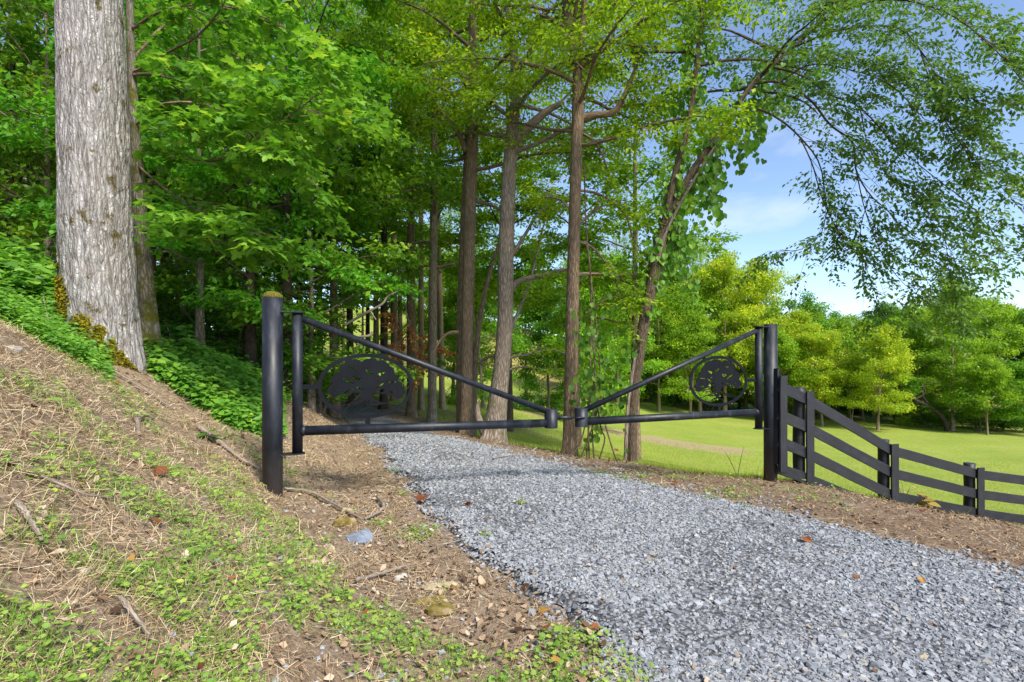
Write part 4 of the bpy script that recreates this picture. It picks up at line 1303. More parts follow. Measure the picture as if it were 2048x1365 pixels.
for (px, d, w, lean, lab, bk, seed) in [
        (822, 15.0, 17, 0, 'brown trunk with flared foot and dead rusty leaves around it', M_BARK_BROWN, 201),
        (864, 14.0, 17, 1, 'slim grey brown trunk right of the rusty dead leaves, lit along its right edge', M_BARK_GREY, 202),
        (842, 18.0, 11, 0, 'thin reddish trunk between the rusty leaved one and the slim grey brown one', M_BARK_PALE, 203),
        (884, 20.0, 11, -2, 'thin pale trunk leaning slightly just left of the dark straight trunk', M_BARK_PALE, 204),
        (768, 17.0, 15, 0, 'almost black trunk behind the right side of the left oval emblem', M_BARK_DARK, 205),
        (788, 21.0, 13, 0, 'brown trunk just right of the almost black one seen through the left oval', M_BARK_BROWN, 206)]:
    b = ground_at(px, d)
    base_py = HOR - FPX * (b[2] - EYE) / d
    road_tree('roadside_tree', lab, [(px - lean, base_py + 4, w * 1.5), (px, base_py - 40, w * 1.05), (px + lean * 2, 600, w), (px + lean * 4, 400, w * .85), (px + lean * 5, 200, w * .7), (px + lean * 5, 0, w * .5), (px + 4, -200, w * .25)], d, bk, [],
              [dict(f0=.30, f1=.98, nl=16, Lmax=2.6, prof=flat_prof, nsub=6, ntw=9, **dict(CR, size=.12))], seed, (2.2, 2.0, 1.1), .11, nside=14)

# dead rusty leaves hanging from a roadside trunk
def rusty():
    rng = rs(77)
    th = Thing('dead_branch', 'broken branch of rusty brown dead leaves hanging between two roadside trunks', 'branch', P(822, 640, 14.6))
    gb = Geo(); lv = Leaves()
    for pts in ([(808, 600), (822, 660), (850, 720), (868, 735)], [(822, 640), (800, 660), (790, 640), (775, 625)], [(830, 660), (862, 690), (885, 700)], [(822, 690), (835, 725), (830, 760)], [(815, 670), (795, 690), (790, 715)]):
        q, r = px_path([(x, y, 3) for x, y in pts], 14.4)
        limb_geo(gb, q, r, 4)
        q2, r2 = resample(q, r, 10)
        dress(rng, gb, lv, q2, .02, 9, .40, 6, .22, 6, .085, .2, .8, 1.0, .5)
    gb.obj('twigs', M_BARK_PALE, th)
    g = lv.geo(T_QUAD, 1.1); count(g)
    g.obj('dead_leaves', M_RUST, th, color=(1.9, 2.1, 1.9), stuff=True)
rusty()

# ------------------------------------------------------------------ the leaning, vine clad tree that forks
def vine_tree():
    rng = rs(15); d = 9.0
    pts, rad = px_path([(1261, 930, 28), (1262, 905, 23), (1266, 800, 22), (1278, 710, 23), (1293, 620, 24), (1310, 540, 24), (1322, 475, 24)], d)
    gz = tz(pts[0][0], d); pts = np.vstack([[pts[0][0], d, gz - .3], pts]); rad = np.concatenate([[rad[0] * 1.1], rad])
    th = Thing('leaning_tree', 'leaning forked tree draped in vines whose right hand boughs hang across the sky', 'tree', (pts[1][0], d, gz), 'trees along the right edge of the driveway')
    p, r = resample(pts, rad, 70)
    g = Geo(); add_tube(g, p, r, 26, caps=False, mod=lambda t, s, q: 1 + .12 * (vnoise(t * 2, q[:, 2][:, None] * 3, 5) - .5) + .25 * np.exp(-np.maximum(q[:, 2][:, None] - gz, 0) / .15) * np.cos(4 * t))
    g.obj('trunk', M_BARK_VINE, th, smooth=True); count(g)
    def lim(pp, nm='limb'):
        q, rr = px_path(pp, d)
        gb = Geo(); limb_geo(gb, q, rr, 12); count(gb)
        gb.obj(nm, M_BARK_VINE, th, smooth=True); return resample(q, rr, 20)[0]
    s1 = lim([(1320, 482, 17), (1335, 420, 15), (1352, 340, 13), (1372, 270, 12), (1386, 190, 11), (1396, 100, 10), (1406, 0, 9), (1415, -200, 6)], 'stem')
    s2 = lim([(1322, 478, 18), (1345, 420, 16), (1372, 365, 15), (1400, 320, 14), (1430, 280, 13), (1465, 225, 12), (1500, 175, 11), (1535, 140, 9), (1580, 100, 8), (1640, 40, 6), (1700, -60, 4)], 'stem')
    lv = Leaves()
    H = [
        [(1452, 245, 9, 9.0), (1490, 222, 8, 8.8), (1520, 220, 7, 8.6), (1560, 240, 6, 8.4), (1600, 275, 5, 8.2), (1640, 330, 4, 8.0), (1655, 420, 3, 7.9), (1690, 480, 2.5, 7.8)],
        [(1510, 168, 8, 9.0), (1560, 165, 7, 8.6), (1620, 200, 7, 8.3), (1660, 250, 6, 8.0), (1705, 285, 6, 7.8), (1712, 340, 5, 7.7), (1740, 390, 4, 7.6), (1790, 440, 3, 7.5), (1850, 560, 2, 7.4)],
        [(1545, 135, 7, 9.0), (1600, 150, 6, 8.5), (1660, 190, 5, 8.1), (1720, 215, 4, 7.8), (1780, 280, 3, 7.6), (1850, 340, 3, 7.4), (1950, 420, 2, 7.2), (2010, 500, 2, 7.1)],
        [(1580, 98, 7, 9.0), (1680, 60, 6, 8.2), (1790, 55, 5, 7.6), (1840, 100, 4, 7.2), (1880, 160, 4, 7.0), (1930, 195, 3, 6.8), (2030, 210, 2, 6.6)],
        [(1640, 40, 6, 9.0), (1760, 0, 6, 7.8), (1880, 20, 5, 7.0), (1980, 90, 4, 6.5), (2060, 180, 3, 6.2)],
        [(1600, 275, 4, 8.2), (1625, 330, 4, 8.0), (1645, 400, 3, 7.9), (1680, 470, 3, 7.8), (1700, 500, 2, 7.8)],
        [(1712, 340, 4, 7.7), (1730, 420, 3, 7.6), (1760, 500, 3, 7.5), (1800, 560, 2, 7.5), (1860, 610, 2, 7.4)],
        [(1720, 215, 4, 7.8), (1740, 300, 3, 7.6), (1800, 380, 3, 7.4), (1880, 450, 2, 7.2), (1900, 560, 2, 7.1)],
        [(1840, 100, 4, 7.2), (1880, 220, 3, 7.0), (1930, 300, 3, 6.9), (1990, 360, 2, 6.8), (2050, 430, 2, 6.7)],
        [(1790, 440, 3, 7.5), (1840, 480, 2, 7.4), (1920, 520, 2, 7.3), (2000, 500, 2, 7.2)],
        [(1655, 420, 3, 7.9), (1640, 470, 2, 7.9), (1600, 500, 2, 7.9), (1560, 500, 1.5, 7.9)],
        [(1740, 390, 3, 7.6), (1720, 470, 2, 7.6), (1740, 560, 2, 7.6), (1760, 600, 1.5, 7.6)],
        [(1560, 165, 5, 8.6), (1620, 130, 4, 8.2), (1700, 140, 3, 7.8), (1780, 170, 3, 7.5), (1850, 240, 2, 7.3)],
    ]
    for k, hh in enumerate(H):
        q, rr = px_path(hh); rr = rr * .75
        gb = Geo(); limb_geo(gb, q, rr, 7)
        q2, _ = resample(q, rr, 30)
        tw_n = {0: 13, 1: 24, 2: 32, 3: 40, 4: 40, 5: 14, 6: 11, 7: 22, 8: 34, 9: 8, 10: 6, 11: 9, 12: 34}[k]
        hang_dress(rng, gb, lv, q2, tw_n)
        count(gb)
        gb.obj('hanging_bough', M_BARK_VINE, th, smooth=True)
    # crown above
    gb = Geo()
    for st in (s1, s2):
        crown(rng, gb, lv, st, np.full(20, .06), .48, .98, 10, 1.9, flat_prof, 6, 9, 8, .08, (-.1, .6), cl=(.3, 12))
    gb.obj('branches', M_BARK_VINE, th, smooth=True); count(gb)
    place_leaf_parts(th, lv, T_SLIM, M_SHINY, 300, (1.5, 1.38, 1.4), width=1.25)
    return pts, s1, s2

def hang_dress(rng, gb, lv, path, n):
    """drooping leafy twigs off a hanging bough"""
    tans = nrm(np.gradient(path, axis=0))
    for j in range(n):
        f = .15 + .85 * (j + rng.rand()) / n
        p = at(path, f); k = min(int(f * 29), 29)
        d = rotz(tans[k], rng.choice([-1, 1]) * rng.uniform(.3, 1.2)); d[2] = d[2] * .45 - rng.uniform(.0, .5) + .20; d[1] *= 1.3
        d = nrm(d); L = rng.uniform(.40, 1.25) * (1.1 - .35 * f)
        q = np.array([p, p + d * L * .5, p + d * L + [0, 0, -.28 * L]])
        add_tube(gb, q, [.0045, .003, .0015], 3, caps=False)
        m = rng.randint(6, 11)
        fs = rng.uniform(.1, 1, m); S = np.array([at(q, v) for v in fs])
        a = rng.uniform(-1.2, 1.2, m); c, s = np.cos(a), np.sin(a)
        D = nrm(np.stack([d[0] * c - d[1] * s, d[0] * s + d[1] * c, -.15 - .4 * rng.rand(m)], -1))
        sprays(rng, lv, S, D, rng.uniform(.20, .44, m), 9, .075, .4, .9)
VT, VS1, VS2 = vine_tree()

def climbing_vine():
    rng = rs(16)
    th = Thing('climbing_vine', 'broad heart leaved vine climbing the leaning forked tree', 'vine', (VT[2][0], VT[2][1] - .15, VT[2][2]))
    gb = Geo(); lv = Leaves()
    # woody stem twisting up the trunk
    full = np.vstack([VT[1:], VS2[2:14]])
    q, _ = resample(full, np.ones(len(full)), 120)
    t = np.linspace(0, 1, 120)
    off = np.stack([.135 * np.cos(3.2 + 5.5 * t), -.14 * np.abs(np.sin(2.0 + 5.5 * t)) - .02, t * 0], -1) * (1 - .5 * t)[:, None]
    st = q + off
    st[:6, 0] -= np.linspace(.16, 0, 6); st[:6, 2] -= np.linspace(.1, 0, 6)
    add_tube(gb, st, np.linspace(.034, .010, 120), 8, caps=False)
    gb.obj('woody_stem', M_BARK_GREY, th, smooth=True); count(gb)
    def drape(path, n, f0, f1, spread, hang, den):
        for j in range(n):
            f = f0 + (f1 - f0) * rng.rand()
            p = at(path, f) + np.array([rng.uniform(-spread, spread), rng.uniform(-.08, .45), rng.uniform(-.1, .25)])
            L = rng.uniform(.3, hang)
            m = max(3, int(L / den))
            s = np.linspace(0, 1, m)
            pos = p[None] + np.stack([np.cumsum(rng.uniform(-.05, .055, m)), np.cumsum(rng.uniform(-.05, .04, m)), -s * L], -1)
            add_tube(gv, pos, .0035, 3, caps=False)
            for rep in range(2):
                pp = pos + rng.uniform(-.09, .09, (m, 3))
                a = nrm(np.stack([rng.uniform(-.6, .6, m), rng.uniform(-.5, .3, m), -np.ones(m) * .9], -1))
                nr_ = nrm(np.stack([rng.uniform(-.7, .7, m), -np.ones(m), rng.uniform(-.2, .9, m)], -1))
                lv.add(pp, a, nr_, rng.uniform(.07, .135, m), rng.rand(m) * .6 + rng.rand() * .4)
    gv = Geo()
    drape(VS1, 48, .0, .95, .34, .9, .085)
    drape(VS2, 72, .0, .85, .38, 1.05, .085)
    drape(VT[3:], 12, .35, 1.0, .22, .8, .09)
    drape(VS2[3:10], 9, .0, 1.0, .3, 1.3, .085)
    q3, _ = px_path([(1330, 470, 3), (1390, 470, 3), (1420, 400, 3)], 8.8)
    drape(q3, 9, .0, 1.0, .3, 1.3, .085)
    gv.obj('hanging_stems', M_BARK_GREY, th, stuff=True); count(gv)
    place_leaf_parts(th, lv, T_HEART, M_LEAF, 300, (1.9, 1.9, 1.3))
climbing_vine()

def hanging_vine():
    rng = rs(18)
    th = Thing('hanging_vine', 'tangle of bare vine stems hanging to the grass right of the gate latch', 'vine', ground_at(1180, 9.0))
    lv = Leaves()
    lines = [[(1168, 330), (1172, 450), (1180, 560), (1182, 700), (1178, 800), (1172, 930)], [(1180, 620), (1188, 740), (1186, 850), (1190, 925)], [(1172, 480), (1190, 640), (1200, 780), (1185, 860), (1160, 925)],
             [(1186, 740), (1200, 850), (1208, 880), (1196, 930)], [(1178, 800), (1165, 870), (1150, 905)], [(1190, 780), (1215, 870), (1232, 915), (1243, 940)], [(1182, 700), (1177, 830), (1180, 932)]]
    for ln in lines:
        q, r = px_path([(x + rng.uniform(-2, 2), y, 3.2) for x, y in ln], 8.7)
        g = Geo(); limb_geo(g, q, r, 5, 30); count(g)
        g.obj('stem', M_BARK_VINE, th, smooth=True)
    pts = [P(px + rng.normal() * 22, py + rng.normal() * 40, 8.7 + rng.normal() * .2) for px, py in [(1188, 790)] * 130 + [(1180, 640)] * 50 + [(1225, 760)] * 60]
    n = len(pts)
    lv.add(np.array(pts), nrm(np.stack([rng.uniform(-.6, .6, n), rng.uniform(-.4, .4, n), -np.ones(n)], -1)), nrm(np.stack([rng.uniform(-.7, .7, n), -np.ones(n), rng.uniform(0, .9, n)], -1)), rng.uniform(.06, .12, n), rng.rand(n))
    g = lv.geo(T_HEART); count(g)
    g.obj('foliage', M_LEAF, th, color=(1.1, 1.15, .9), stuff=True)
hanging_vine()

# ------------------------------------------------------------------ wood on the left and behind
G_WOOD = 'trees of the shaded wood left of the driveway'
SP = dict(f0=.15, f1=.97, nl=26, Lmax=3.6, prof=lambda f: .62 + .38 * math.sin(math.pi * min(1, f * .9 + .12)) - .25 * f ** 3, nsub=6, ntw=11, K=9, cl=(.42, 22), size=.15, elev=(.0, 1.1), nside=5, limb_r=.35, flat=.7, subL=.42)
SP2 = dict(SP, f0=.30, nl=22, Lmax=3.2)
LAB_WOOD = 'leafy tree of the shaded wood among other trees beyond the bank'
woods = [template_tree('forest_tree', LAB_WOOD, 'tree', G_WOOD, 300 + k, h, r0, sp, bk, M_LEAF, T_QUAD, (1, 1, 1))
         for k, (h, r0, sp, bk) in enumerate([(13, .12, SP, M_BARK_DARK), (15, .15, SP2, M_BARK_DARK), (11, .09, SP, M_BARK_GREY), (16, .16, SP2, M_BARK_BROWN)])]
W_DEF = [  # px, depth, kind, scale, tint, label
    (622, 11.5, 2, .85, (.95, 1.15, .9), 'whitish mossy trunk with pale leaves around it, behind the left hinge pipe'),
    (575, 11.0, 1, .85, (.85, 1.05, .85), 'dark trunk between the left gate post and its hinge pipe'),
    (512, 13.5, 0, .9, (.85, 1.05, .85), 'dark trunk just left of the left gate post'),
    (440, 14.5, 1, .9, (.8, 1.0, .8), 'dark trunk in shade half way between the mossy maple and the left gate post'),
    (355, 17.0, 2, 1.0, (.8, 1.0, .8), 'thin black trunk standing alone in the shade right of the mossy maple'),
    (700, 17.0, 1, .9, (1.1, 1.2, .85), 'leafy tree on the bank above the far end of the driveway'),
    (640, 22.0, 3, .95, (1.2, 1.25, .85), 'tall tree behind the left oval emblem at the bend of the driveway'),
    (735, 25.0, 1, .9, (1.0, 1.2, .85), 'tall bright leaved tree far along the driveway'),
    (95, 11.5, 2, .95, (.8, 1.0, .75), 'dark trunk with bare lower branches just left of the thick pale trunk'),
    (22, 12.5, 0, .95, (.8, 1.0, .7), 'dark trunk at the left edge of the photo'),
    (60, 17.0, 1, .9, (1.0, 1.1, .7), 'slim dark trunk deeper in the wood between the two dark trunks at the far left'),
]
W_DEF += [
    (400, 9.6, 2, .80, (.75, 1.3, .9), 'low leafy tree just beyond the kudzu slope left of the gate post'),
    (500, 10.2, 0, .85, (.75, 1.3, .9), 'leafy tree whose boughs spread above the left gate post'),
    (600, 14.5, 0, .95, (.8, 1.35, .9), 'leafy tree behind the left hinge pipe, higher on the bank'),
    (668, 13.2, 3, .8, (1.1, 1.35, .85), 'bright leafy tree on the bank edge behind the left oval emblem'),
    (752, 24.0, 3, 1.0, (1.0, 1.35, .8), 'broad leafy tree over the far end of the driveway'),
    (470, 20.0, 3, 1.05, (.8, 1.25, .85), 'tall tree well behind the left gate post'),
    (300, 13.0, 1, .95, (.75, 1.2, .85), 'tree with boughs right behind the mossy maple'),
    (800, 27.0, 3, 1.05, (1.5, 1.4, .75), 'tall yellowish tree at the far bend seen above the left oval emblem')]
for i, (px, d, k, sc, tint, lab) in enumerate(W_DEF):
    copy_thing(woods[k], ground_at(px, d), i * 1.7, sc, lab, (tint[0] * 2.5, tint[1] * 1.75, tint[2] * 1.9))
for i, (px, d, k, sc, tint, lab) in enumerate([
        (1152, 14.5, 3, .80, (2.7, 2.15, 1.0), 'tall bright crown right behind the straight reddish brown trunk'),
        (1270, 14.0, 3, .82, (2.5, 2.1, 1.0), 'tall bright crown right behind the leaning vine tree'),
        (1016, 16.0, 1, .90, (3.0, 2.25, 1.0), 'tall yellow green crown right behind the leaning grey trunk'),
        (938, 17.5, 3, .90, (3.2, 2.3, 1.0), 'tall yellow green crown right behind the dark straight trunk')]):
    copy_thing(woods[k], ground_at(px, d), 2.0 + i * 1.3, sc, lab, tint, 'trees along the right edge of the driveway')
rng = rs(400); placed = [(ground_at(px, d)[0], d) for px, d, *_ in W_DEF]; cnt = 0
while cnt < 46:
    d = rng.uniform(15, 50); px = rng.uniform(-330, 860)
    x = (px - 1024) / FPX * d
    if x > xl(d) - 1.5 and d < 45: continue
    if min(math.hypot(x - a, d - b) for a, b in placed) < 2.5: continue
    placed.append((x, d)); k = cnt % 4
    f = rng.rand()
    tint = (2.0 + 2.2 * f, 2.0 + .6 * f, 1.4)
    o_loc = (x, d, tz(x, d))
    if cnt < 4:
        woods[k].ob.location = o_loc; woods[k].ob.rotation_euler = (0, 0, rng.rand() * 6)
    else:
        copy_thing(woods[k], o_loc, rng.rand() * 6.28, rng.uniform(.85, 1.2), None, tint)
    cnt += 1
# trees on the rise behind the meadow, centre
G_RISE = 'trees on the rise behind the meadow'
LAB_RISE = 'green tree on the rise behind the meadow, seen between the roadside trunks'
rng = rs(410); cnt = 0; placed2 = []
while cnt < 30:
    d = rng.uniform(40, 74); px = rng.uniform(830, 1420)
    x = (px - 1024) / FPX * d
    if d < 66 and 955 < px < 1150: continue
    if placed2 and min(math.hypot(x - a, d - b) for a, b in placed2) < 3.2: continue
    placed2.append((x, d))
    f = rng.rand()
    o = copy_thing(woods[cnt % 4], (x, d, tz(x, d)), rng.rand() * 6.28, rng.uniform(.8, 1.3), LAB_RISE, (2.2 + 1.8 * f, 2.0 + .4 * f, 1.1), G_RISE)
    cnt += 1

# shrubs of the understorey
G_SH = 'shrubs under the trees of the wood'
def shrub(seed, H, tint, leafm=M_LEAF, size=.11):
    rng = rs(seed)
    th = Thing('shrub', 'leafy shrub in the shade under the trees of the wood', 'shrub', (0, 0, 0), G_SH)
    gb = Geo(); lv = Leaves()
    for s in range(7):
        az = s * 2.4 + rng.rand(); L = H * rng.uniform(.7, 1.1)
        d = nrm(np.array([math.cos(az) * .6, math.sin(az) * .6, 1.0])); pts = [np.array([0, 0, -.1])]
        for k in range(4):
            d = nrm(d + (rng.rand(3) - .5) * .4 + [0, 0, -.12]); pts.append(pts[-1] + d * L / 4)
        limb_geo(gb, np.array(pts), np.linspace(.018, .005, 5), 5)
        dress(rng, gb, lv, np.array(pts), .02, 7, H * .38, 6, .35, 7, size, .25, .3, .6, .3)
    gb.obj('stems', M_BARK_GREY, th); g = lv.geo(T_QUAD); g.obj('foliage', leafm, th, color=tint, stuff=True); count(g)
    return th
shrubs = [shrub(500, 1.7, (.9, 1.1, .9)), shrub(501, 2.6, (.8, 1.0, .8)), shrub(502, 1.2, (1, 1.2, .9))]
def copy_shrub(k, loc, rz, sc, lab, tint):
    r = shrubs[k].ob.copy(); COL.objects.link(r); r.location = loc; r.rotation_euler = (0, 0, rz); r.scale = (sc,) * 3
    if lab: r['label'] = lab
    for ch in shrubs[k].ob.children:
        c = ch.copy(); COL.objects.link(c); c.parent = r
        if tint and ch.name.startswith('foliage'): c.color = (*tint, 1)
SH = [(395, 11.5), (470, 11.0), (545, 10.2), (640, 11.8), (675, 14.5), (605, 13), (430, 16), (520, 17), (350, 14), (560, 20), (640, 19), (690, 20), (480, 22), (400, 24), (330, 22), (100, 15), (30, 16), (-60, 13), (60, 22), (140, 20), (720, 26), (760, 30), (590, 28), (450, 32), (20, 28), (-100, 20), (370, 36), (540, 38), (660, 34), (120, 34)]
for i, (px, d) in enumerate(SH):
    loc = ground_at(px, d)
    if i < 3: shrubs[i].ob.location = loc
    else: copy_shrub(i % 3, loc, i * 1.1, rng.uniform(.8, 1.3), None, (1.5 + .5 * rng.rand(), 1.6 + .3 * rng.rand(), 1.2))

# ------------------------------------------------------------------ far treeline beyond the meadow
G_FAR = 'sunlit trees along the far edge of the meadow'
FY = dict(f0=.22, f1=.93, nl=20, Lmax=2.7, prof=lambda f: .55 + .45 * math.sin(math.pi * min(1, f * .85 + .15)), nsub=6, ntw=2, K=7, cl=(.50, 56), size=.165, elev=(.10, 1.5), nside=4, limb_r=.35, subL=.45, twL=.6, flat=.8)
far = [template_tree('meadow_tree', 'x', 'tree', G_FAR, 600 + k, h, r0, sp, bk, M_LEAF, T_QUAD, (1, 1, 1), stems=st, spread=spd)
       for k, (h, r0, sp, bk, st, spd) in enumerate([(8.5, .10, FY, M_BARK_PALE, 2, .12), (10.5, .13, dict(FY, Lmax=3.0), M_BARK_PALE, 1, 0), (7.2, .08, dict(FY, Lmax=2.5, f0=.3), M_BARK_PALE, 3, .16), (9.5, .10, dict(FY, f0=.12), M_BARK_GREY, 2, .1)])]
YEL = (4.9, 2.8, 1.2); LIM = (3.2, 2.35, 1.1); GRN = (2.1, 2.0, 1.1); DGR = (1.2, 1.4, 1.0); TAN = (4.8, 1.9, 2.0)
F_DEF = [  # px, depth, kind, top row, tint, label
    (1318, 38, 1, 590, LIM, 'pale trunked tree with lime leaves right of the leaning vine tree'),
    (1223, 40, 3, 560, GRN, 'green tree with a pale bare trunk left of the leaning vine tree'),
    (1400, 40, 1, 560, LIM, 'lime green tree standing above the right diagonal brace'),
    (1450, 39, 1, 524, YEL, 'tall yellow green tree rising above the right oval emblem'),
    (1520, 41, 1, 540, YEL, 'tall yellow leaved tree just left of the top of the right gate post'),
    (1360, 43, 3, 600, GRN, 'dark green tree behind the middle of the right gate leaf'),
    (1590, 44, 3, 625, GRN, 'airy green tree showing just right of the right gate post top'),
    (1570, 37, 2, 690, LIM, 'low lime leaved tree right of the right gate post'),
    (1645, 36, 0, 680, YEL, 'yellowish round tree with a slim trunk above the second fence post'),
    (1700, 38, 2, 690, LIM, 'small many stemmed tree with pale trunks left of the round bright one'),
    (1755, 34, 0, 684, YEL, 'broad bright yellow green tree with two leaning pale stems'),
    (1690, 46, 3, 655, GRN, 'dark green tree behind the yellowish round one'),
    (1760, 47, 1, 640, DGR, 'tall dark green tree behind the broad bright one'),
    (1820, 43, 3, 655, LIM, 'green crown in the gap between the broad bright tree and the tall one at right'),
    (1905, 35, 1, 606, LIM, 'tall feathery yellow green tree towards the right edge of the photo'),
    (1985, 37, 3, 640, LIM, 'green tree right of the tall feathery one'),
    (2040, 40, 3, 645, GRN, 'dark green tree cut by the right edge of the photo'),
    (1975, 33, 2, 740, LIM, 'low forked sapling with a pale curved trunk before the dark thicket at right'),
    (2060, 33, 2, 730, GRN, 'low tree at the right edge of the photo in front of the thicket'),
    (1860, 48, 1, 640, TAN, 'tawny crown behind the trees at right'),
    (2020, 52, 1, 640, TAN, 'reddish tan crown at the far right skyline'),
    (1480, 46, 3, 620, GRN, 'green tree behind the right oval emblem'),
    (1275, 44, 3, 560, LIM, 'lime tree behind the foot of the leaning vine tree'),
    (2130, 38, 0, 640, LIM, 'tree just outside the right edge of the photo'), (2230, 40, 3, 620, GRN, 'second tree outside the right edge of the photo'), (2380, 42, 1, 600, LIM, 'third tree outside the right edge of the photo'),
    (1440, 50, 3, 600, DGR, 'dark tree deep behind the yellow trees left of the right gate post'), (1550, 52, 3, 640, DGR, 'dark tree deep behind the right gate post'), (1640, 52, 1, 650, DGR, 'dark tree deep behind the second fence post'),
    (1730, 55, 3, 660, DGR, 'dark tree deep behind the many stemmed trees'), (1900, 53, 3, 660, DGR, 'dark tree deep behind the tall feathery tree'), (1970, 46, 3, 690, DGR, 'dark tree deep behind the forked sapling'),
]
BAND = ['lime crown rising right behind the top of the right gate post',
        'bright yellow crown just right of the right gate post, behind the first cover board',
        'lime crown above the second fence post, left of the yellowish round tree',
        'lime crown filling the gap right of the yellowish round tree',
        'yellow crown between the many stemmed tree and the broad bright one',
        'lime crown just right of the broad bright yellow green tree',
        'lime crown above the fourth fence post, left of the tall feathery tree',
        'lime crown higher behind the one above the fourth fence post',
        'lime crown just right of the tall feathery tree',
        'lime crown behind the low forked sapling at right',
        'tall lime crown beyond the right edge of the fence',
        'lower lime crown beyond the right edge of the fence',
        'green crown behind the broad bright tree, highest of its neighbours',
        'lime crown deep behind the yellowish round tree',
        'tall lime crown directly above the right oval emblem',
        'tall lime crown behind the upper part of the leaning vine tree',
        'tall yellow crown left of the right oval emblem',
        'low lime crown above the middle of the right diagonal brace',
        'lime crown behind the trunk foot of the leaning vine tree, deepest there']
for i, (px, d, top, tn) in enumerate([(1545, 45, 630, LIM), (1575, 41, 655, YEL), (1615, 41, 668, LIM), (1668, 42, 668, LIM), (1725, 41, 672, YEL), (1790, 40, 668, LIM), (1845, 38, 660, LIM), (1868, 44, 640, LIM), (1945, 41, 632, LIM), (2010, 43, 640, LIM),
                                      (2075, 44, 640, LIM), (2110, 39, 660, LIM), (1790, 46, 645, GRN), (1640, 47, 655, LIM), (1490, 43, 560, LIM), (1340, 46, 560, LIM), (1425, 45, 545, YEL), (1380, 37, 640, LIM), (1290, 47, 560, LIM)]):
    F_DEF.append((px, d, (i * 3 + 1) % 4, top, tn, BAND[i]))
FH = [8.5, 10.5, 7.2, 9.5]
used = {}
for i, (px, d, k, top, tint, lab) in enumerate(F_DEF):
    loc = ground_at(px, d)
    want = EYE + (HOR - top) / FPX * d - loc[2]
    sc = want / FH[k] * (1.10 if px > 1560 else 1.0)
    if k not in used:
        used[k] = 1
        o = far[k].ob; o.location = loc; o.rotation_euler = (0, 0, i * 1.9); o.scale = (sc,) * 3; o['label'] = lab
        for ch in o.children:
            if ch.name.startswith('crown'): ch.color = (*tint, 1)
    else:
        copy_thing(far[k], loc, i * 1.9, sc, lab, tint)
for i, (px, d) in enumerate([(1590, 42), (1640, 41), (1700, 43), (1760, 42), (1830, 39), (1860, 36), (1930, 37), (1960, 35), (2000, 36), (2040, 35), (2090, 36), (1350, 43), (1400, 45), (1460, 44), (1520, 46), (1300, 45), (1250, 44), (1850, 42), (1900, 41), (1180, 46), (2140, 37), (1420, 41), (1800, 44)]):
    r = shrubs[i % 3].ob.copy(); COL.objects.link(r); r.location = ground_at(px, d); r.rotation_euler = (0, 0, i); sc = 1.0 + .5 * ((i * 7) % 5) / 5; r.scale = (sc * 1.2, sc * 1.2, sc)
    r['label'] = 'dark shrub in the shade under the far trees of the meadow edge'; r['group'] = 'shrubs under the far trees'
    for ch in shrubs[i % 3].ob.children:
        c = ch.copy(); COL.objects.link(c); c.parent = r
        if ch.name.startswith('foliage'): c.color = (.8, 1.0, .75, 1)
# small trees at the near edge of the meadow, between and behind the roadside trunks
for i, (px, d, k, sc, tint, lab) in enumerate([
        (905, 25, 0, .80, LIM, 'small bright tree on the grass left of the dark straight trunk'), (968, 23, 3, .72, (2.2, 2.1, 1.0), 'bushy bright tree between the dark straight trunk and the leaning grey one'),
        (1052, 30, 1, .75, (2.2, 2.1, 1.0), 'thin pale trunked tree on the grass just right of the leaning grey trunk'), (1098, 27, 3, .75, (1.8, 1.9, 1.0), 'green tree on the grass just left of the reddish brown trunk'),
        (1192, 25, 3, .85, (2.6, 2.3, 1.0), 'bright green tree right of the reddish brown trunk'), (1235, 31, 1, .9, (2.4, 2.2, 1.0), 'taller green tree between the reddish brown trunk and the leaning vine tree'),
        (1150, 38, 1, .95, LIM, 'lime tree deeper behind the reddish brown trunk')]):
    copy_thing(far[k], ground_at(px, d), 2.2 * i + 1, sc, lab, tint, 'small trees standing on the grass behind the roadside trunks')
# the dark curved limbs that sprawl from the thicket at right
def sprawl():
    th = Thing('sprawling_tree', 'dark bare trunk bending low to the left out of the thicket at right', 'tree', ground_at(1895, 34.5), None)
    for pts in ([(1895, 862, 12), (1885, 835, 11), (1860, 815, 9), (1830, 800, 7), (1800, 780, 5), (1785, 770, 3)], [(1858, 812, 6), (1845, 790, 5), (1850, 770, 4)], [(1830, 800, 5), (1850, 785, 4), (1840, 765, 3)]):
        q, r = px_path(pts, 34.5); g = Geo(); limb_geo(g, q, r, 7); g.obj('limb', M_BARK_DARK, th, smooth=True)
    rng = rs(9); lv = Leaves(); gb = Geo()
    q, r = px_path([(1850, 812, 6), (1820, 770, 5), (1780, 755, 4)], 34.5)
    dress(rng, gb, lv, resample(q, r, 12)[0], .04, 12, 1.1, 8, .5, 7, .2, .2, .3, .6, .5)
    gb.obj('branches', M_BARK_DARK, th); g = lv.geo(T_QUAD); g.obj('crown', M_LEAF, th, color=(1.4, 1.5, .8), stuff=True)
sprawl()

# ================================================================== ground cover and scatter
SC = rs(900)
def scatter(n, y0, y1, p0=-1500, p1=3500, pw=1.0):
    """random ground positions in and a little beside the field of view, thinning with distance"""
    y = y0 + (y1 - y0) * SC.rand(n) ** pw
    px = SC.uniform(p0, p1, n)
    x = (px - 1024) / FPX * y
    return x, y

def slope_normal(x, y):
    e = .05
    dx = (terrain(x + e, y) - terrain(x - e, y)) / (2 * e); dy = (terrain(x, y + e) - terrain(x, y - e)) / (2 * e)
    return nrm(np.stack([-dx, -dy, np.ones_like(dx)], -1))

def flat_axis(n, nor):
    a = SC.rand(n, 3) - .5
    a = a - nor * (a * nor).sum(-1, keepdims=True)
    return nrm(a)

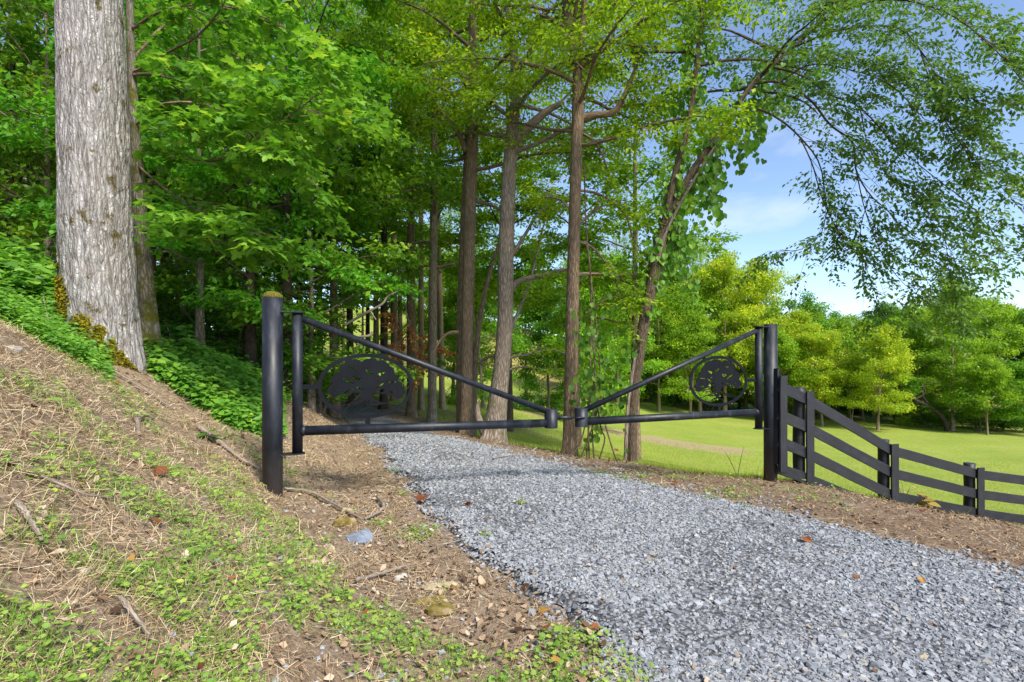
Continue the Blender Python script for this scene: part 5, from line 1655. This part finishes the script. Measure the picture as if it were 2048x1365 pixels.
# --- crushed stone of the driveway
def stone_templates(k=10):
    out = []
    r = rs(44)
    base = np.array([[x, y, z] for z in (-1, 1) for y in (-1, 1) for x in (-1, 1)], float)
    F = np.array([[0, 2, 3, 1], [4, 5, 7, 6], [0, 1, 5, 4], [2, 6, 7, 3], [0, 4, 6, 2], [1, 3, 7, 5]])
    for i in range(k):
        v = base * np.array([.5, .5 * r.uniform(.55, .9), .5 * r.uniform(.22, .5)])
        v = v + (r.rand(8, 3) - .5) * np.array([.46, .42, .26])
        v[4:, :2] *= r.uniform(.45, .95)
        out.append((v, F))
    return out
ST = stone_templates()
def stones(g, x, y, size, rnd, lift=.25, tilt=.33, dz=0.010):
    n = len(x)
    z = terrain(x, y) + dz
    nor = nrm(np.array([0, 0, 1.0]) + (SC.rand(n, 3) - .5) * 2 * tilt)
    ax = flat_axis(n, nor)
    k = SC.randint(0, len(ST), n)
    pos = np.stack([x, y, z + size * lift * SC.uniform(.1, .8, n)], -1)
    for i in range(len(ST)):
        m = k == i
        stamp(g, ST[i], pos[m], ax[m], nor[m], size[m], rnd[m])
gr = Geo()
x, y = scatter(250000, 1.7, 10.5, -150, 2350, 1.15)
u = (x - xl(y)) / (xr(y) - xl(y))
out = np.maximum(xl(y) - x, x - xr(y))
pr = np.where(out < 0, 1.0, np.exp(-np.maximum(out, 0) / np.where(x < xl(y), .28, .30)) * .65 * (fbm(x * 2.2, y * 2.2, 51, 3) > .46))
ragged = (x > xl(y) + .10 + (fbm(y * 2.3, y * 0 + 1, 41, 4) - .5) * .75) | (SC.rand(len(x)) < .25)
bare = ragged * np.where(fbm(x * 1.3, y * 1.3, 57, 4) > .56 + .25 * np.clip(u - .12, 0, 1), .35, 1.0) * (1 - .45 * np.exp(-np.clip(np.minimum(u, 1 - u), 0, 1) / .05))
k = SC.rand(len(x)) < pr * bare
x, y = x[k], y[k]
sz = np.clip(np.exp(SC.normal(size=len(x)) * .38) * .0160, .008, .046)
stones(gr, x, y, sz * np.interp(y, [2, 10], [1.0, 1.35]), SC.rand(len(x)))
og = gr.obj('gravel', M_GRAVEL); tag(og, kind='stuff'); count(gr)

# --- straw, dead stalks and dry leaves on the bank, ditch and right shoulder
def on_soil(x, y, pad=0.0):
    L = xl(y); R = xr(y)
    left = (x < L + pad)
    right = (x > R - pad) & (y < yb(x) + .12)
    return left | right
def bankness(x, y):
    return sstep(.6, 1.7, xl(y) - x)

gs = Geo()
x, y = scatter(330000, .75, 11, -900, 2900, 1.4)
k = on_soil(x, y, .1) & (SC.rand(len(x)) < np.where(x < xl(y), .25 + .75 * sstep(.40, .56, fbm(x * 2.2, y * 2.2, 61, 4)), .22))
x, y = x[k], y[k]; n = len(x)
nor = slope_normal(x, y)
down = nrm(np.stack([nor[:, 0], nor[:, 1], np.zeros(n)], -1) + 1e-3)
ax = flat_axis(n, nor); ax = nrm(ax + nor * (SC.rand(n, 1) ** 2 * .6 - .05) + down * .5 * SC.rand(n, 1))
pos = np.stack([x, y, terrain(x, y) + .004 + .02 * SC.rand(n) ** 2], -1)
Ls = .022 + .085 * SC.rand(n) ** 1.8
T_STRAW = (np.array([[-.5, 0, 0], [.5, 0, 0], [.3, 1, .10], [-.3, 1, .10]], float), np.array([[0, 1, 2, 3]]))
stamp(gs, T_STRAW, pos, ax, nrm(nor + (SC.rand(n, 3) - .5) * 1.2), Ls, SC.rand(n), np.clip(.0031 * np.interp(y, [1, 2, 8], [.6, .8, 2.0]) / Ls, .02, .3))
o = gs.obj('dead_grass_straw', M_STRAW); tag(o, kind='stuff'); count(gs)

gd = Geo()
T_CRUMP = (np.array([[0, 0, 0], [.34, .30, .14], [.30, .70, .02], [0, 1, .12], [-.36, .68, .16], [-.30, .28, -.03]], float), np.array([[0, 1, 2, 3], [0, 3, 4, 5]]))
x, y = scatter(52000, .75, 14, -900, 2900, 1.3)
L = xl(y)
dens = np.where(x < L, .22 + .75 * (1 - bankness(x, y)) + .5 * (y > 5.5), .85)
k = on_soil(x, y, .15) & (SC.rand(len(x)) < dens)
onroad = (~on_soil(x, y, .15)) & (x < xr(y)) & (SC.rand(len(x)) < .018 + .30 * np.exp(-np.minimum(np.abs(x - xl(y)) * .6, np.abs(xr(y) - x)) / .16) + .07 * (fbm(x * 1.2, y * 1.2, 66, 3) > .60) * (y > 4.5))
k = k | onroad
x, y = x[k], y[k]; n = len(x)
nor = nrm(slope_normal(x, y) + (SC.rand(n, 3) - .5) * 1.1)
pos = np.stack([x, y, terrain(x, y) + .012 + .012 * SC.rand(n)], -1)
stamp(gd, T_CRUMP, pos, flat_axis(n, nor), nor, SC.uniform(.014, .048, n) * np.where(SC.rand(n) < .06, 1.6, 1), SC.rand(n) * np.where(x > xr(y) - .3, .62, 1.0), SC.uniform(.6, 1.1, n))
o = gd.obj('leaf_litter', M_DRYLEAF); tag(o, kind='stuff'); count(gd)

# --- small pebbles and bark chips among the litter
gp_ = Geo()
x, y = scatter(1500, 1.6, 7, -500, 2600, 1.3)
k = on_soil(x, y, .0) & (xl(y) - x < 2.2); x, y = x[k], y[k]
stones(gp_, x, y, SC.uniform(.010, .030, len(x)), SC.uniform(.85, 1.0, len(x)), dz=0.004)
o = gp_.obj('pebbles', M_GRAVEL); tag(o, kind='stuff'); count(gp_)

# --- light green low plants creeping over the bank
def low_plants():
    g = Geo()
    x, y = scatter(60000, .75, 7.5, -900, 1700, 1.6)
    s = xl(y) - x
    px, py = proj(np.stack([x, y, terrain(x, y)], -1))
    m = fbm(x * 2.6 + 3, y * 2.6, 71, 5)
    want = np.interp(py, [700, 800, 950, 1365], [.20, .52, .60, .72]) * np.interp(px, [-100, 500, 640, 1000], [1, 1, .60, .80])
    th = .592 - .18 * want
    # the matted brown strip in the ditch stays bare, green tongues reach the bottom of the photo
    ditch = np.exp(-(np.maximum(s - .55, 0) / .5) ** 2) * .16 * sstep(2.45, 3.0, y) - .10 * np.exp(-((s - .45) / .38) ** 2) * (1 - sstep(2.4, 2.75, y))
    k = (s > -.15) & (m > th + ditch) & (SC.rand(len(x)) < .16 + .50 * want)
    # sparse seedlings at the shoulder and in the gravel margin
    k2 = ((x > xr(y) - .25) & (y < yb(x))) & (SC.rand(len(x)) < .22) & (fbm(x * 2, y * 2, 73, 3) > .50)
    k = k | k2
    x, y = x[k], y[k]
    n = len(x); nl = 6
    z = terrain(x, y)
    ps = SC.uniform(.5, 1.25, n) * np.interp(y, [1.4, 5], [1.0, 1.15])
    a0 = SC.rand(n, 1) * 6.28 + np.arange(nl)[None] * 2.4
    rad = SC.uniform(.004, .035, (n, nl))
    hgt = SC.uniform(.004, .045, (n, nl)) * np.where(SC.rand(n, 1) < .2, 1.8, 1.0)
    pos = np.stack([x[:, None] + np.cos(a0) * rad, y[:, None] + np.sin(a0) * rad, z[:, None] + hgt], -1)
    ax = np.stack([np.cos(a0), np.sin(a0), SC.uniform(-.3, .35, (n, nl))], -1)
    nr_ = np.array([0.12, -.25, 1.0]) + (SC.rand(n, nl, 3) - .5) * .9
    sz = (.007 + .025 * SC.rand(n, nl) ** 1.8) * ps[:, None] * np.where(SC.rand(n, 1) < .05, 1.6, 1.0) * np.interp(y, [.8, 2.6], [.55, 1.0])[:, None]
    rn = np.clip(SC.rand(n, 1) * .6 + SC.rand(n, nl) * .4, 0, 1)
    near = (y < 3.6)[:, None] & np.ones((1, nl), bool)
    f = lambda a: a.reshape(-1, *a.shape[2:])
    nn = f(near)
    stamp(g, T_OVAL, f(pos)[nn], f(ax)[nn], nrm(f(nr_)[nn]), f(sz)[nn], f(rn)[nn], SC.uniform(.9, 1.3, nn.sum()))
    nn = ~nn
    stamp(g, T_QUAD, f(pos)[nn], f(ax)[nn], nrm(f(nr_)[nn]), f(sz)[nn] * 1.1, f(rn)[nn], 1.3)
    kx = SC.rand(n) < .16
    xx, yy = np.repeat(x[kx], 9), np.repeat(y[kx], 9); q = len(xx)
    xx = xx + SC.normal(size=q) * .03; yy = yy + SC.normal(size=q) * .03
    Hh = SC.uniform(.03, .11, q)
    stamp(g, T_TRI, np.stack([xx, yy, terrain(xx, yy)], -1), nrm(np.array([0, 0, 1.0]) + (SC.rand(q, 3) - .5) * 1.3), nrm(np.stack([SC.rand(q) - .5, -np.ones(q), SC.rand(q) * .5], -1)), Hh, SC.rand(q) * .6, .0035 / Hh)
    o = g.obj('low_green_plants', M_LIME); tag(o, kind='stuff'); count(g)
low_plants()

# --- taller deep green weeds at the left edge and on the slope right of the pale trunk
def weeds():
    g = Geo(); gst = Geo()
    def patch(n, pxr, dr, hmin, hmax, size, cond, tpl, wid):
        px = SC.uniform(pxr[0], pxr[1], n); d = SC.uniform(dr[0], dr[1], n)
        x = (px - 1024) / FPX * d; y = d
        z = terrain(x, y)
        k = cond(x, y, z, *proj(np.stack([x, y, z], -1)))
        x, y, z = x[k], y[k], z[k]; m = len(x); nl = 9
        H = SC.uniform(hmin, hmax, m)
        t = (np.arange(nl) + .7) / nl
        a0 = SC.rand(m, 1) * 6.28 + np.arange(nl)[None] * 2.2
        lean = (SC.rand(m, 2) - .5) * .5
        pos = np.stack([x[:, None] + lean[:, :1] * t * H[:, None] + np.cos(a0) * .03, y[:, None] + lean[:, 1:] * t * H[:, None] + np.sin(a0) * .03, z[:, None] + t * H[:, None]], -1)
        ax = np.stack([np.cos(a0), np.sin(a0), SC.uniform(-.5, .2, (m, nl))], -1)
        nr_ = np.array([.15, -.35, 1.0]) + (SC.rand(m, nl, 3) - .5) * .8
        f = lambda a: a.reshape(-1, *a.shape[2:])
        sz = SC.uniform(.6, 1.25, (m, nl)) * size
        rn = np.clip(SC.rand(m, 1) * .6 + SC.rand(m, nl) * .4, 0, 1)
        stamp(g, tpl, f(pos), f(ax), nrm(f(nr_)), f(sz), f(rn), wid)
    # kudzu like sheet between the trunks and the left gate post
    patch(3600, (300, 560), (6.2, 10.5), .05, .24, .085, lambda x, y, z, u, v: (v > 700) & (v < 828 + (u - 330) * .22) & (fbm(x * 2.4, y * 2.4, 81, 3) > .40 - .14 * (v < 790)), T_HEART2, .9)
    # fine leaved weeds up on the left
    patch(5200, (-260, 215), (4.6, 7.5), .07, .26, .064, lambda x, y, z, u, v: (v < 650 + np.maximum(u, 0) * .50 + 26 * (fbm(x * 2, y * 2, 83, 3) - .5)) , T_SLIM, 1.1)
    patch(900, (-260, 140), (5.0, 7.5), .16, .42, .13, lambda x, y, z, u, v: (v < 600 + np.maximum(u, 0) * .3), T_HEART2, .95)
    # floor of the wood
    patch(5000, (-400, 860), (9, 30), .10, .45, .12, lambda x, y, z, u, v: (x < xl(y) - 1.3) & (fbm(x * .8, y * .8, 85, 3) > .46), T_QUAD, 1.1)
    o = g.obj('weeds', M_LEAF, color=(2.2, 2.15, 2.5)); tag(o, kind='stuff'); count(g)
weeds()

# --- mown grass: blades near, the lawn's own material beyond
def lawn():
    g = Geo()
    x, y = scatter(170000, 7.0, 24, 840, 2700, 1.5)
    k = (y > yb(x) - .12) & (x > xr(y) + .5); x, y = x[k], y[k]; n = len(x)
    z = terrain(x, y)
    ax = nrm(np.array([0, 0, 1.0]) + (SC.rand(n, 3) - .5) * 1.1)
    nr_ = nrm(np.stack([SC.rand(n) - .5, -np.ones(n) * .6, SC.rand(n)], -1))
    H = SC.uniform(.03, .085, n)
    stamp(g, T_TRI, np.stack([x, y, z], -1), ax, nr_, H, SC.rand(n), np.clip(.0055 * np.interp(y, [8, 22], [1, 2.2]) / H, .03, .4))
    # taller unmown tufts along the shoulder and the fence foot
    x, y = scatter(26000, 6.2, 13, 820, 2600, 1.2)
    k = (np.abs(y - yb(x)) < .22) & (fbm(x * 2.5, y * 2.5, 91, 2) > .42); x, y = x[k], y[k]; n = len(x)
    z = terrain(x, y)
    ax = nrm(np.array([0, 0, 1.0]) + (SC.rand(n, 3) - .5) * 1.3)
    nr_ = nrm(np.stack([SC.rand(n) - .5, -np.ones(n) * .6, SC.rand(n)], -1))
    H = SC.uniform(.05, .20, n)
    stamp(g, T_TRI, np.stack([x, y, z], -1), ax, nr_, H, SC.rand(n), .007 / H)
    o = g.obj('grass', M_GRASS); tag(o, kind='stuff'); count(g)
lawn()

# ------------------------------------------------------------------ single stones
def stone(px, py, w, h, mat, label, seed, group=None, flat=.6):
    c = on_ground(px, py); d = c[1]
    r = rs(seed)
    rx = w / 2 / FPX * d; rz = h / 2 / FPX * d
    nu, nv = 12, 7
    g = Geo(); V = []
    ph = r.rand(3) * 6
    for i in range(nv):
        v = -math.pi / 2 + math.pi * i / (nv - 1)
        for j in range(nu):
            u = 2 * math.pi * j / nu
            q = np.array([math.cos(v) * math.cos(u), math.cos(v) * math.sin(u), math.sin(v)])
            q = np.sign(q) * np.abs(q) ** .75
            f = 1 + .18 * math.sin(2 * u + ph[0]) + .12 * math.sin(3 * v + ph[1] + u) + (r.rand() - .5) * .12
            V.append(q * f * [rx, rx * flat, rz * 1.15])
    V = np.array(V) + c + [0, 0, rz * .35]
    F = [[i * nu + j, i * nu + (j + 1) % nu, (i + 1) * nu + (j + 1) % nu, (i + 1) * nu + j] for i in range(nv - 1) for j in range(nu)]
    g.add(V, F)
    o = g.obj('stone', mat)
    tag(o, label, 'stone', group or 'loose stones in the ditch beside the driveway')
    return o
stone(692, 1053, 46, 22, M_MOSSROCK, 'yellowish mossy stone in the ditch at the tip of the long bare twig', 1)
stone(694, 1028, 24, 14, M_TANROCK, 'small tan stone behind the yellowish mossy one in the ditch', 2)
stone(661, 1108, 26, 20, M_TANROCK, 'pale tan stone left of the flat blue grey one', 3)
stone(720, 1085, 54, 26, M_BLUEROCK, 'flat blue grey streaked stone lying in the ditch', 4)
stone(885, 1178, 60, 14, M_TANROCK, 'long flat tan stone half buried in the straw in front of the gravel edge', 5)
stone(880, 1225, 62, 20, M_MOSSROCK, 'mound like moss grown stone above the low green plants at the bottom', 6)
stone(862, 1208, 60, 16, M_MOSSROCK, 'low moss grown stone right behind the mossy mound', 7)
stone(1211, 1335, 20, 16, M_WHITEROCK, 'cream coloured pebble among the gravel at the bottom', 8)
stone(803, 1160, 26, 14, M_WHITEROCK, 'whitish stone at the end of the short grey stick', 9)
stone(102, 1138, 24, 12, M_WHITEROCK, 'white chip lying among green leaves on the lower left bank', 10)
stone(28, 702, 26, 12, M_WHITEROCK, 'white chip lying on the straw below the weeds at the left edge', 11)
stone(1846, 1320, 18, 13, M_TANROCK, 'tan pebble lying in the grey gravel at lower right', 12)

# ------------------------------------------------------------------ sticks
def stick(pts, label, mat=M_STICK, forks=(), name='stick', lift=.042):
    c = [on_ground(px, py) for px, py, w in pts]
    c = np.array([p + [0, 0, lift] for p in c]); w = np.array([w for *_, w in pts]) / 2 / FPX * c[:, 1]
    th = Thing(name, label, 'stick', c[0], 'sticks and twigs lying on the bank and in the ditch')
    r = rs(int(abs(pts[0][0] * 7 + pts[0][1])))
    g = Geo(); q, rr = resample(c, w, 6 * len(pts)); q = q + (r.rand(*q.shape) - .5) * rr[:, None] * .6; rr = rr * (1 + (r.rand(len(rr)) - .5) * .25)
    add_tube(g, q, rr, 8); g.obj('stem', mat, th, smooth=True)
    for fk in forks:
        c2 = np.array([on_ground(px, py) + [0, 0, lift + up] for px, py, w_, up in fk]); w2 = np.array([w_ for px, py, w_, up in fk]) / 2 / FPX * c2[:, 1]
        g = Geo(); q, rr = resample(c2, w2, 5 * len(fk)); add_tube(g, q, rr, 6); g.obj('side_twig', mat, th, smooth=True)
stick([(60, 655, 6), (110, 692, 7), (165, 722, 6), (235, 755, 5), (300, 795, 3), (350, 828, 2)], 'long forked grey branch lying down the bank in front of the thick pale trunk', forks=[
    [(110, 690, 4, .0), (95, 665, 3, .12), (86, 640, 2, .22)], [(62, 640, 4, .02), (112, 650, 4, .04), (128, 676, 5, .0)], [(183, 728, 3, 0), (188, 690, 3, .22), (192, 665, 2, .33)], [(70, 660, 5, .0), (130, 690, 5, .02), (200, 730, 4, .0)],
    [(205, 738, 3, 0), (165, 712, 2, .08), (150, 700, 2, .10)]])
stick([(272, 838, 9), (276, 860, 9), (278, 882, 8)], 'short pale angled stick lying on the straw half way up the bank', forks=[[(276, 848, 6, 0), (292, 844, 6, .01), (306, 848, 6, 0)]])
stick([(395, 862, 8), (440, 893, 8), (480, 925, 7), (522, 948, 6)], 'lichen spotted branch lying down the bank towards the left gate post')
stick([(35, 1030, 12), (55, 1058, 12), (75, 1090, 10), (84, 1108, 7)], 'thick tan stick at the left edge among the green plants')
stick([(240, 1222, 10), (268, 1258, 9), (300, 1300, 8)], 'brown stick pointing down the lower bank through the green plants')
stick([(80, 975, 6), (130, 995, 6), (170, 1010, 5), (225, 1018, 3)], 'thin dark stick lying across the left bank above the thick tan one')
stick([(570, 985, 5), (620, 992, 5), (665, 1015, 5), (725, 1048, 4)], 'long bare twig curving from the left gate post down into the ditch', lift=.04)
stick([(755, 1002, 6), (768, 1020, 7), (755, 1035, 6), (730, 1048, 5)], 'crooked root like stick at the end of the curving twig')
stick([(712, 1175, 8), (755, 1162, 8), (800, 1148, 6), (822, 1142, 4)], 'short grey stick lying across the ditch before the gravel edge')
stick([(870, 1103, 3), (900, 1097, 3), (932, 1088, 2)], 'thin dry stalk lying over the gravel margin')
stick([(360, 770, 4), (400, 762, 4), (436, 752, 3)], 'pale bare twig sticking out right of the mossy maple', lift=.10)
stick([(495, 1202, 4), (530, 1205, 4), (560, 1213, 3)], 'small dark stick on the straw at the foot of the bank')
stick([(985, 923, 3), (1010, 918, 3), (1040, 916, 2)], 'thin pale stick on the far side of the gravel')
# dead pale limb hanging in the green behind the left gate leaf
def bare_branch():
    th = Thing('dead_branch', 'bare pale dead branch slanting up above the left diagonal brace', 'branch', P(700, 645, 10.4))
    for pts in ([(690, 650, 6), (722, 632, 6), (740, 622, 5), (765, 608, 5), (775, 594, 4), (790, 586, 3), (800, 580, 2)], [(740, 622, 4), (752, 640, 2)], [(718, 674, 5), (738, 672, 6), (745, 664, 5)]):
        q, r = px_path(pts, 10.4); g = Geo(); limb_geo(g, q, r, 6); g.obj('limb', M_STICK, th, smooth=True)
bare_branch()

# ------------------------------------------------------------------ fallen leaves lying singly
LEAF_G = 'fallen coloured leaves'
FL = [(322, 955, 34, 1, .2, 'long rust brown curled leaf on the upper bank'), (312, 1055, 26, 1, .25, 'rust brown leaf lying in the middle of the bank'), (18, 945, 24, 0, .0, 'dark red leaf at the left edge of the bank'),
      (262, 1135, 20, 1, .9, 'orange leaf among low plants near the centre of the bank'), (462, 1170, 18, 1, .65, 'bright orange leaf at the foot of the bank'), (162, 982, 12, 1, 1.0, 'small amber leaf on the left bank'),
      (731, 1240, 22, 1, .45, 'red orange leaf on the straw left of the mossy mound'), (906, 1183, 16, 1, .3, 'red leaf at the end of the long flat tan stone'), (728, 1300, 14, 1, .3, 'small red leaf near the bottom of the ditch'),
      (1088, 1232, 28, 1, 1.0, 'yellow and brown leaf lying on the edge of the gravel'), (1110, 1328, 24, 1, 1.0, 'yellow leaf near the bottom on the gravel edge'), (1188, 1266, 24, 1, .5, 'curled rust leaf on the gravel near the bottom'),
      (1092, 1268, 26, 0, .3, 'brown curled leaf at the gravel edge near the bottom'), (404, 1350, 18, 0, .05, 'dark red leaf at the bottom edge of the photo'), (232, 770, 14, 1, .3, 'small red brown leaf high on the bank'),
      (934, 1016, 20, 1, .4, 'reddish leaf on the grey gravel behind the ditch'), (846, 1000, 30, 1, .15, 'dark red leaf patch on the left part of the gravel'), (1612, 1088, 26, 1, .4, 'rust leaf lying alone in the gravel before the fence'),
      (1470, 1143, 14, 1, .5, 'small rust leaf in the middle of the gravel'), (1715, 1162, 14, 1, .6, 'small orange leaf in the gravel at right'), (1842, 1170, 18, 1, .9, 'tan orange leaf in the gravel at right'),
      (1620, 1290, 14, 0, .1, 'red brown leaf in the gravel at lower right'), (1350, 970, 18, 1, .25, 'rust red leaf on the far shoulder left of the right gate post'), (1845, 1027, 14, 1, .2, 'red leaf under the fence beside the withered weed'),
      (1230, 902, 16, 1, .3, 'red brown leaf at the foot of the hanging vine stems')]
protos = {}
for i, (px, py, w, kind, rv, lab) in enumerate(FL):
    c = on_ground(px, py); s = w / FPX * c[1] * .85
    key = (kind, round(rv, 2))
    if key not in protos:
        g = Geo(); stamp(g, T_MAPLE if i % 3 else (T_CRUMP[0] * [1.3, 1, 1.5], T_CRUMP[1]), np.array([[0, -.5, 0.]]), np.array([[0, 1.0, 0]]), np.array([[0, 0, 1.0]]), 1.0, [rv])
        protos[key] = g.mesh('fallen_leaf', M_RUST if kind else M_DRYLEAF)
    o = bpy.data.objects.new('fallen_leaf', protos[key]); COL.objects.link(o)
    o.location = c + [0, 0, .03]; o.rotation_euler = (.35 + .3 * math.sin(i), .3 * math.cos(i * 2), i * 1.9); o.scale = (s, s, s)
    if not kind: o.color = (1.2, .7, .6, 1)
    tag(o, lab, 'leaf', LEAF_G)

# ------------------------------------------------------------------ single plants
def plant(px, py, d, H, label, seed, tpl, size, tint, nst=5, mat=M_LEAF, width=1.0, lean=.35, leaves=12, name='weed'):
    r = rs(seed)
    x = (px - 1024) / FPX * d; c = np.array([x, d, tz(x, d)])
    th = Thing(name, label, 'plant', c, 'single weeds')
    gb = Geo(); lv = Leaves()
    for s in range(nst):
        az = s * 2.4 + r.rand(); h = H * r.uniform(.65, 1.0)
        top = c + [math.cos(az) * lean * h, math.sin(az) * lean * h * .6, h]
        q = np.array([c, c * .5 + top * .5 + [0, 0, .06 * h], top])
        q, rr = resample(q, [.007, .005, .002], 8); add_tube(gb, q, rr, 4, caps=False)
        m = leaves; f = np.linspace(.25, 1, m); pos = np.array([at(q, v) for v in f])
        a = np.arange(m) * 2.4 + r.rand()
        ax = nrm(np.stack([np.cos(a), np.sin(a), r.uniform(-.4, .3, m)], -1))
        lv.add(pos + ax * .02, ax, nrm(np.array([0, -.3, 1.0]) + (r.rand(m, 3) - .5) * .6), size * r.uniform(.7, 1.2, m), np.clip(r.rand(m), 0, 1))
    gb.obj('stems', M_BARK_PALE, th)
    g = lv.geo(tpl, width); count(g); g.obj('leaves', mat, th, color=tint, stuff=True)
plant(78, 545, 7.6, .95, 'tall weed with long pointed leaves left of the thick pale trunk', 21, T_SLIM, .22, (.95, 1.25, 1.0), 5, width=1.25)
plant(352, 715, 7.4, .55, 'greyish green weed with a seed spike right of the mossy maple', 22, T_HEART, .12, (.9, 1.25, 1.25), 5)
plant(412, 880, 5.4, .10, 'single broad dark green leaf cluster on the bank left of the gate post', 23, T_HEART, .13, (.8, 1.2, 1.0), 2, leaves=3)
plant(1850, 1030, 8.0, .20, 'withered amber weed with big curled leaves in front of the fence', 24, T_HEART, .13, (.8, 1.1, .9), 4, mat=M_RUST, leaves=4)
plant(1475, 968, 8.0, .55, 'bare upright stalk on the grass left of the right gate post', 25, T_SLIM, .03, (.5, .5, .5), 2, leaves=2, lean=.5)
plant(1810, 1012, 8.0, .35, 'dry straw coloured stalks in front of the third fence post', 26, T_SLIM, .05, (1.0, .9, .8), 4, mat=M_STRAW, leaves=3)
for i, (px, py) in enumerate([(968, 1075), (1040, 1010)]):
    c = on_ground(px, py)
    plant(px, py, c[1], .06, ['small bright green sprig on the gravel edge below the road bend', 'small green sprig alone in the middle of the gravel'][i], 30 + i, T_OVAL, .035, (1, 1, 1), 3, M_LIME, leaves=4)
print('TRIS', LIMITS['tri'], 'time', time.time() - T0)
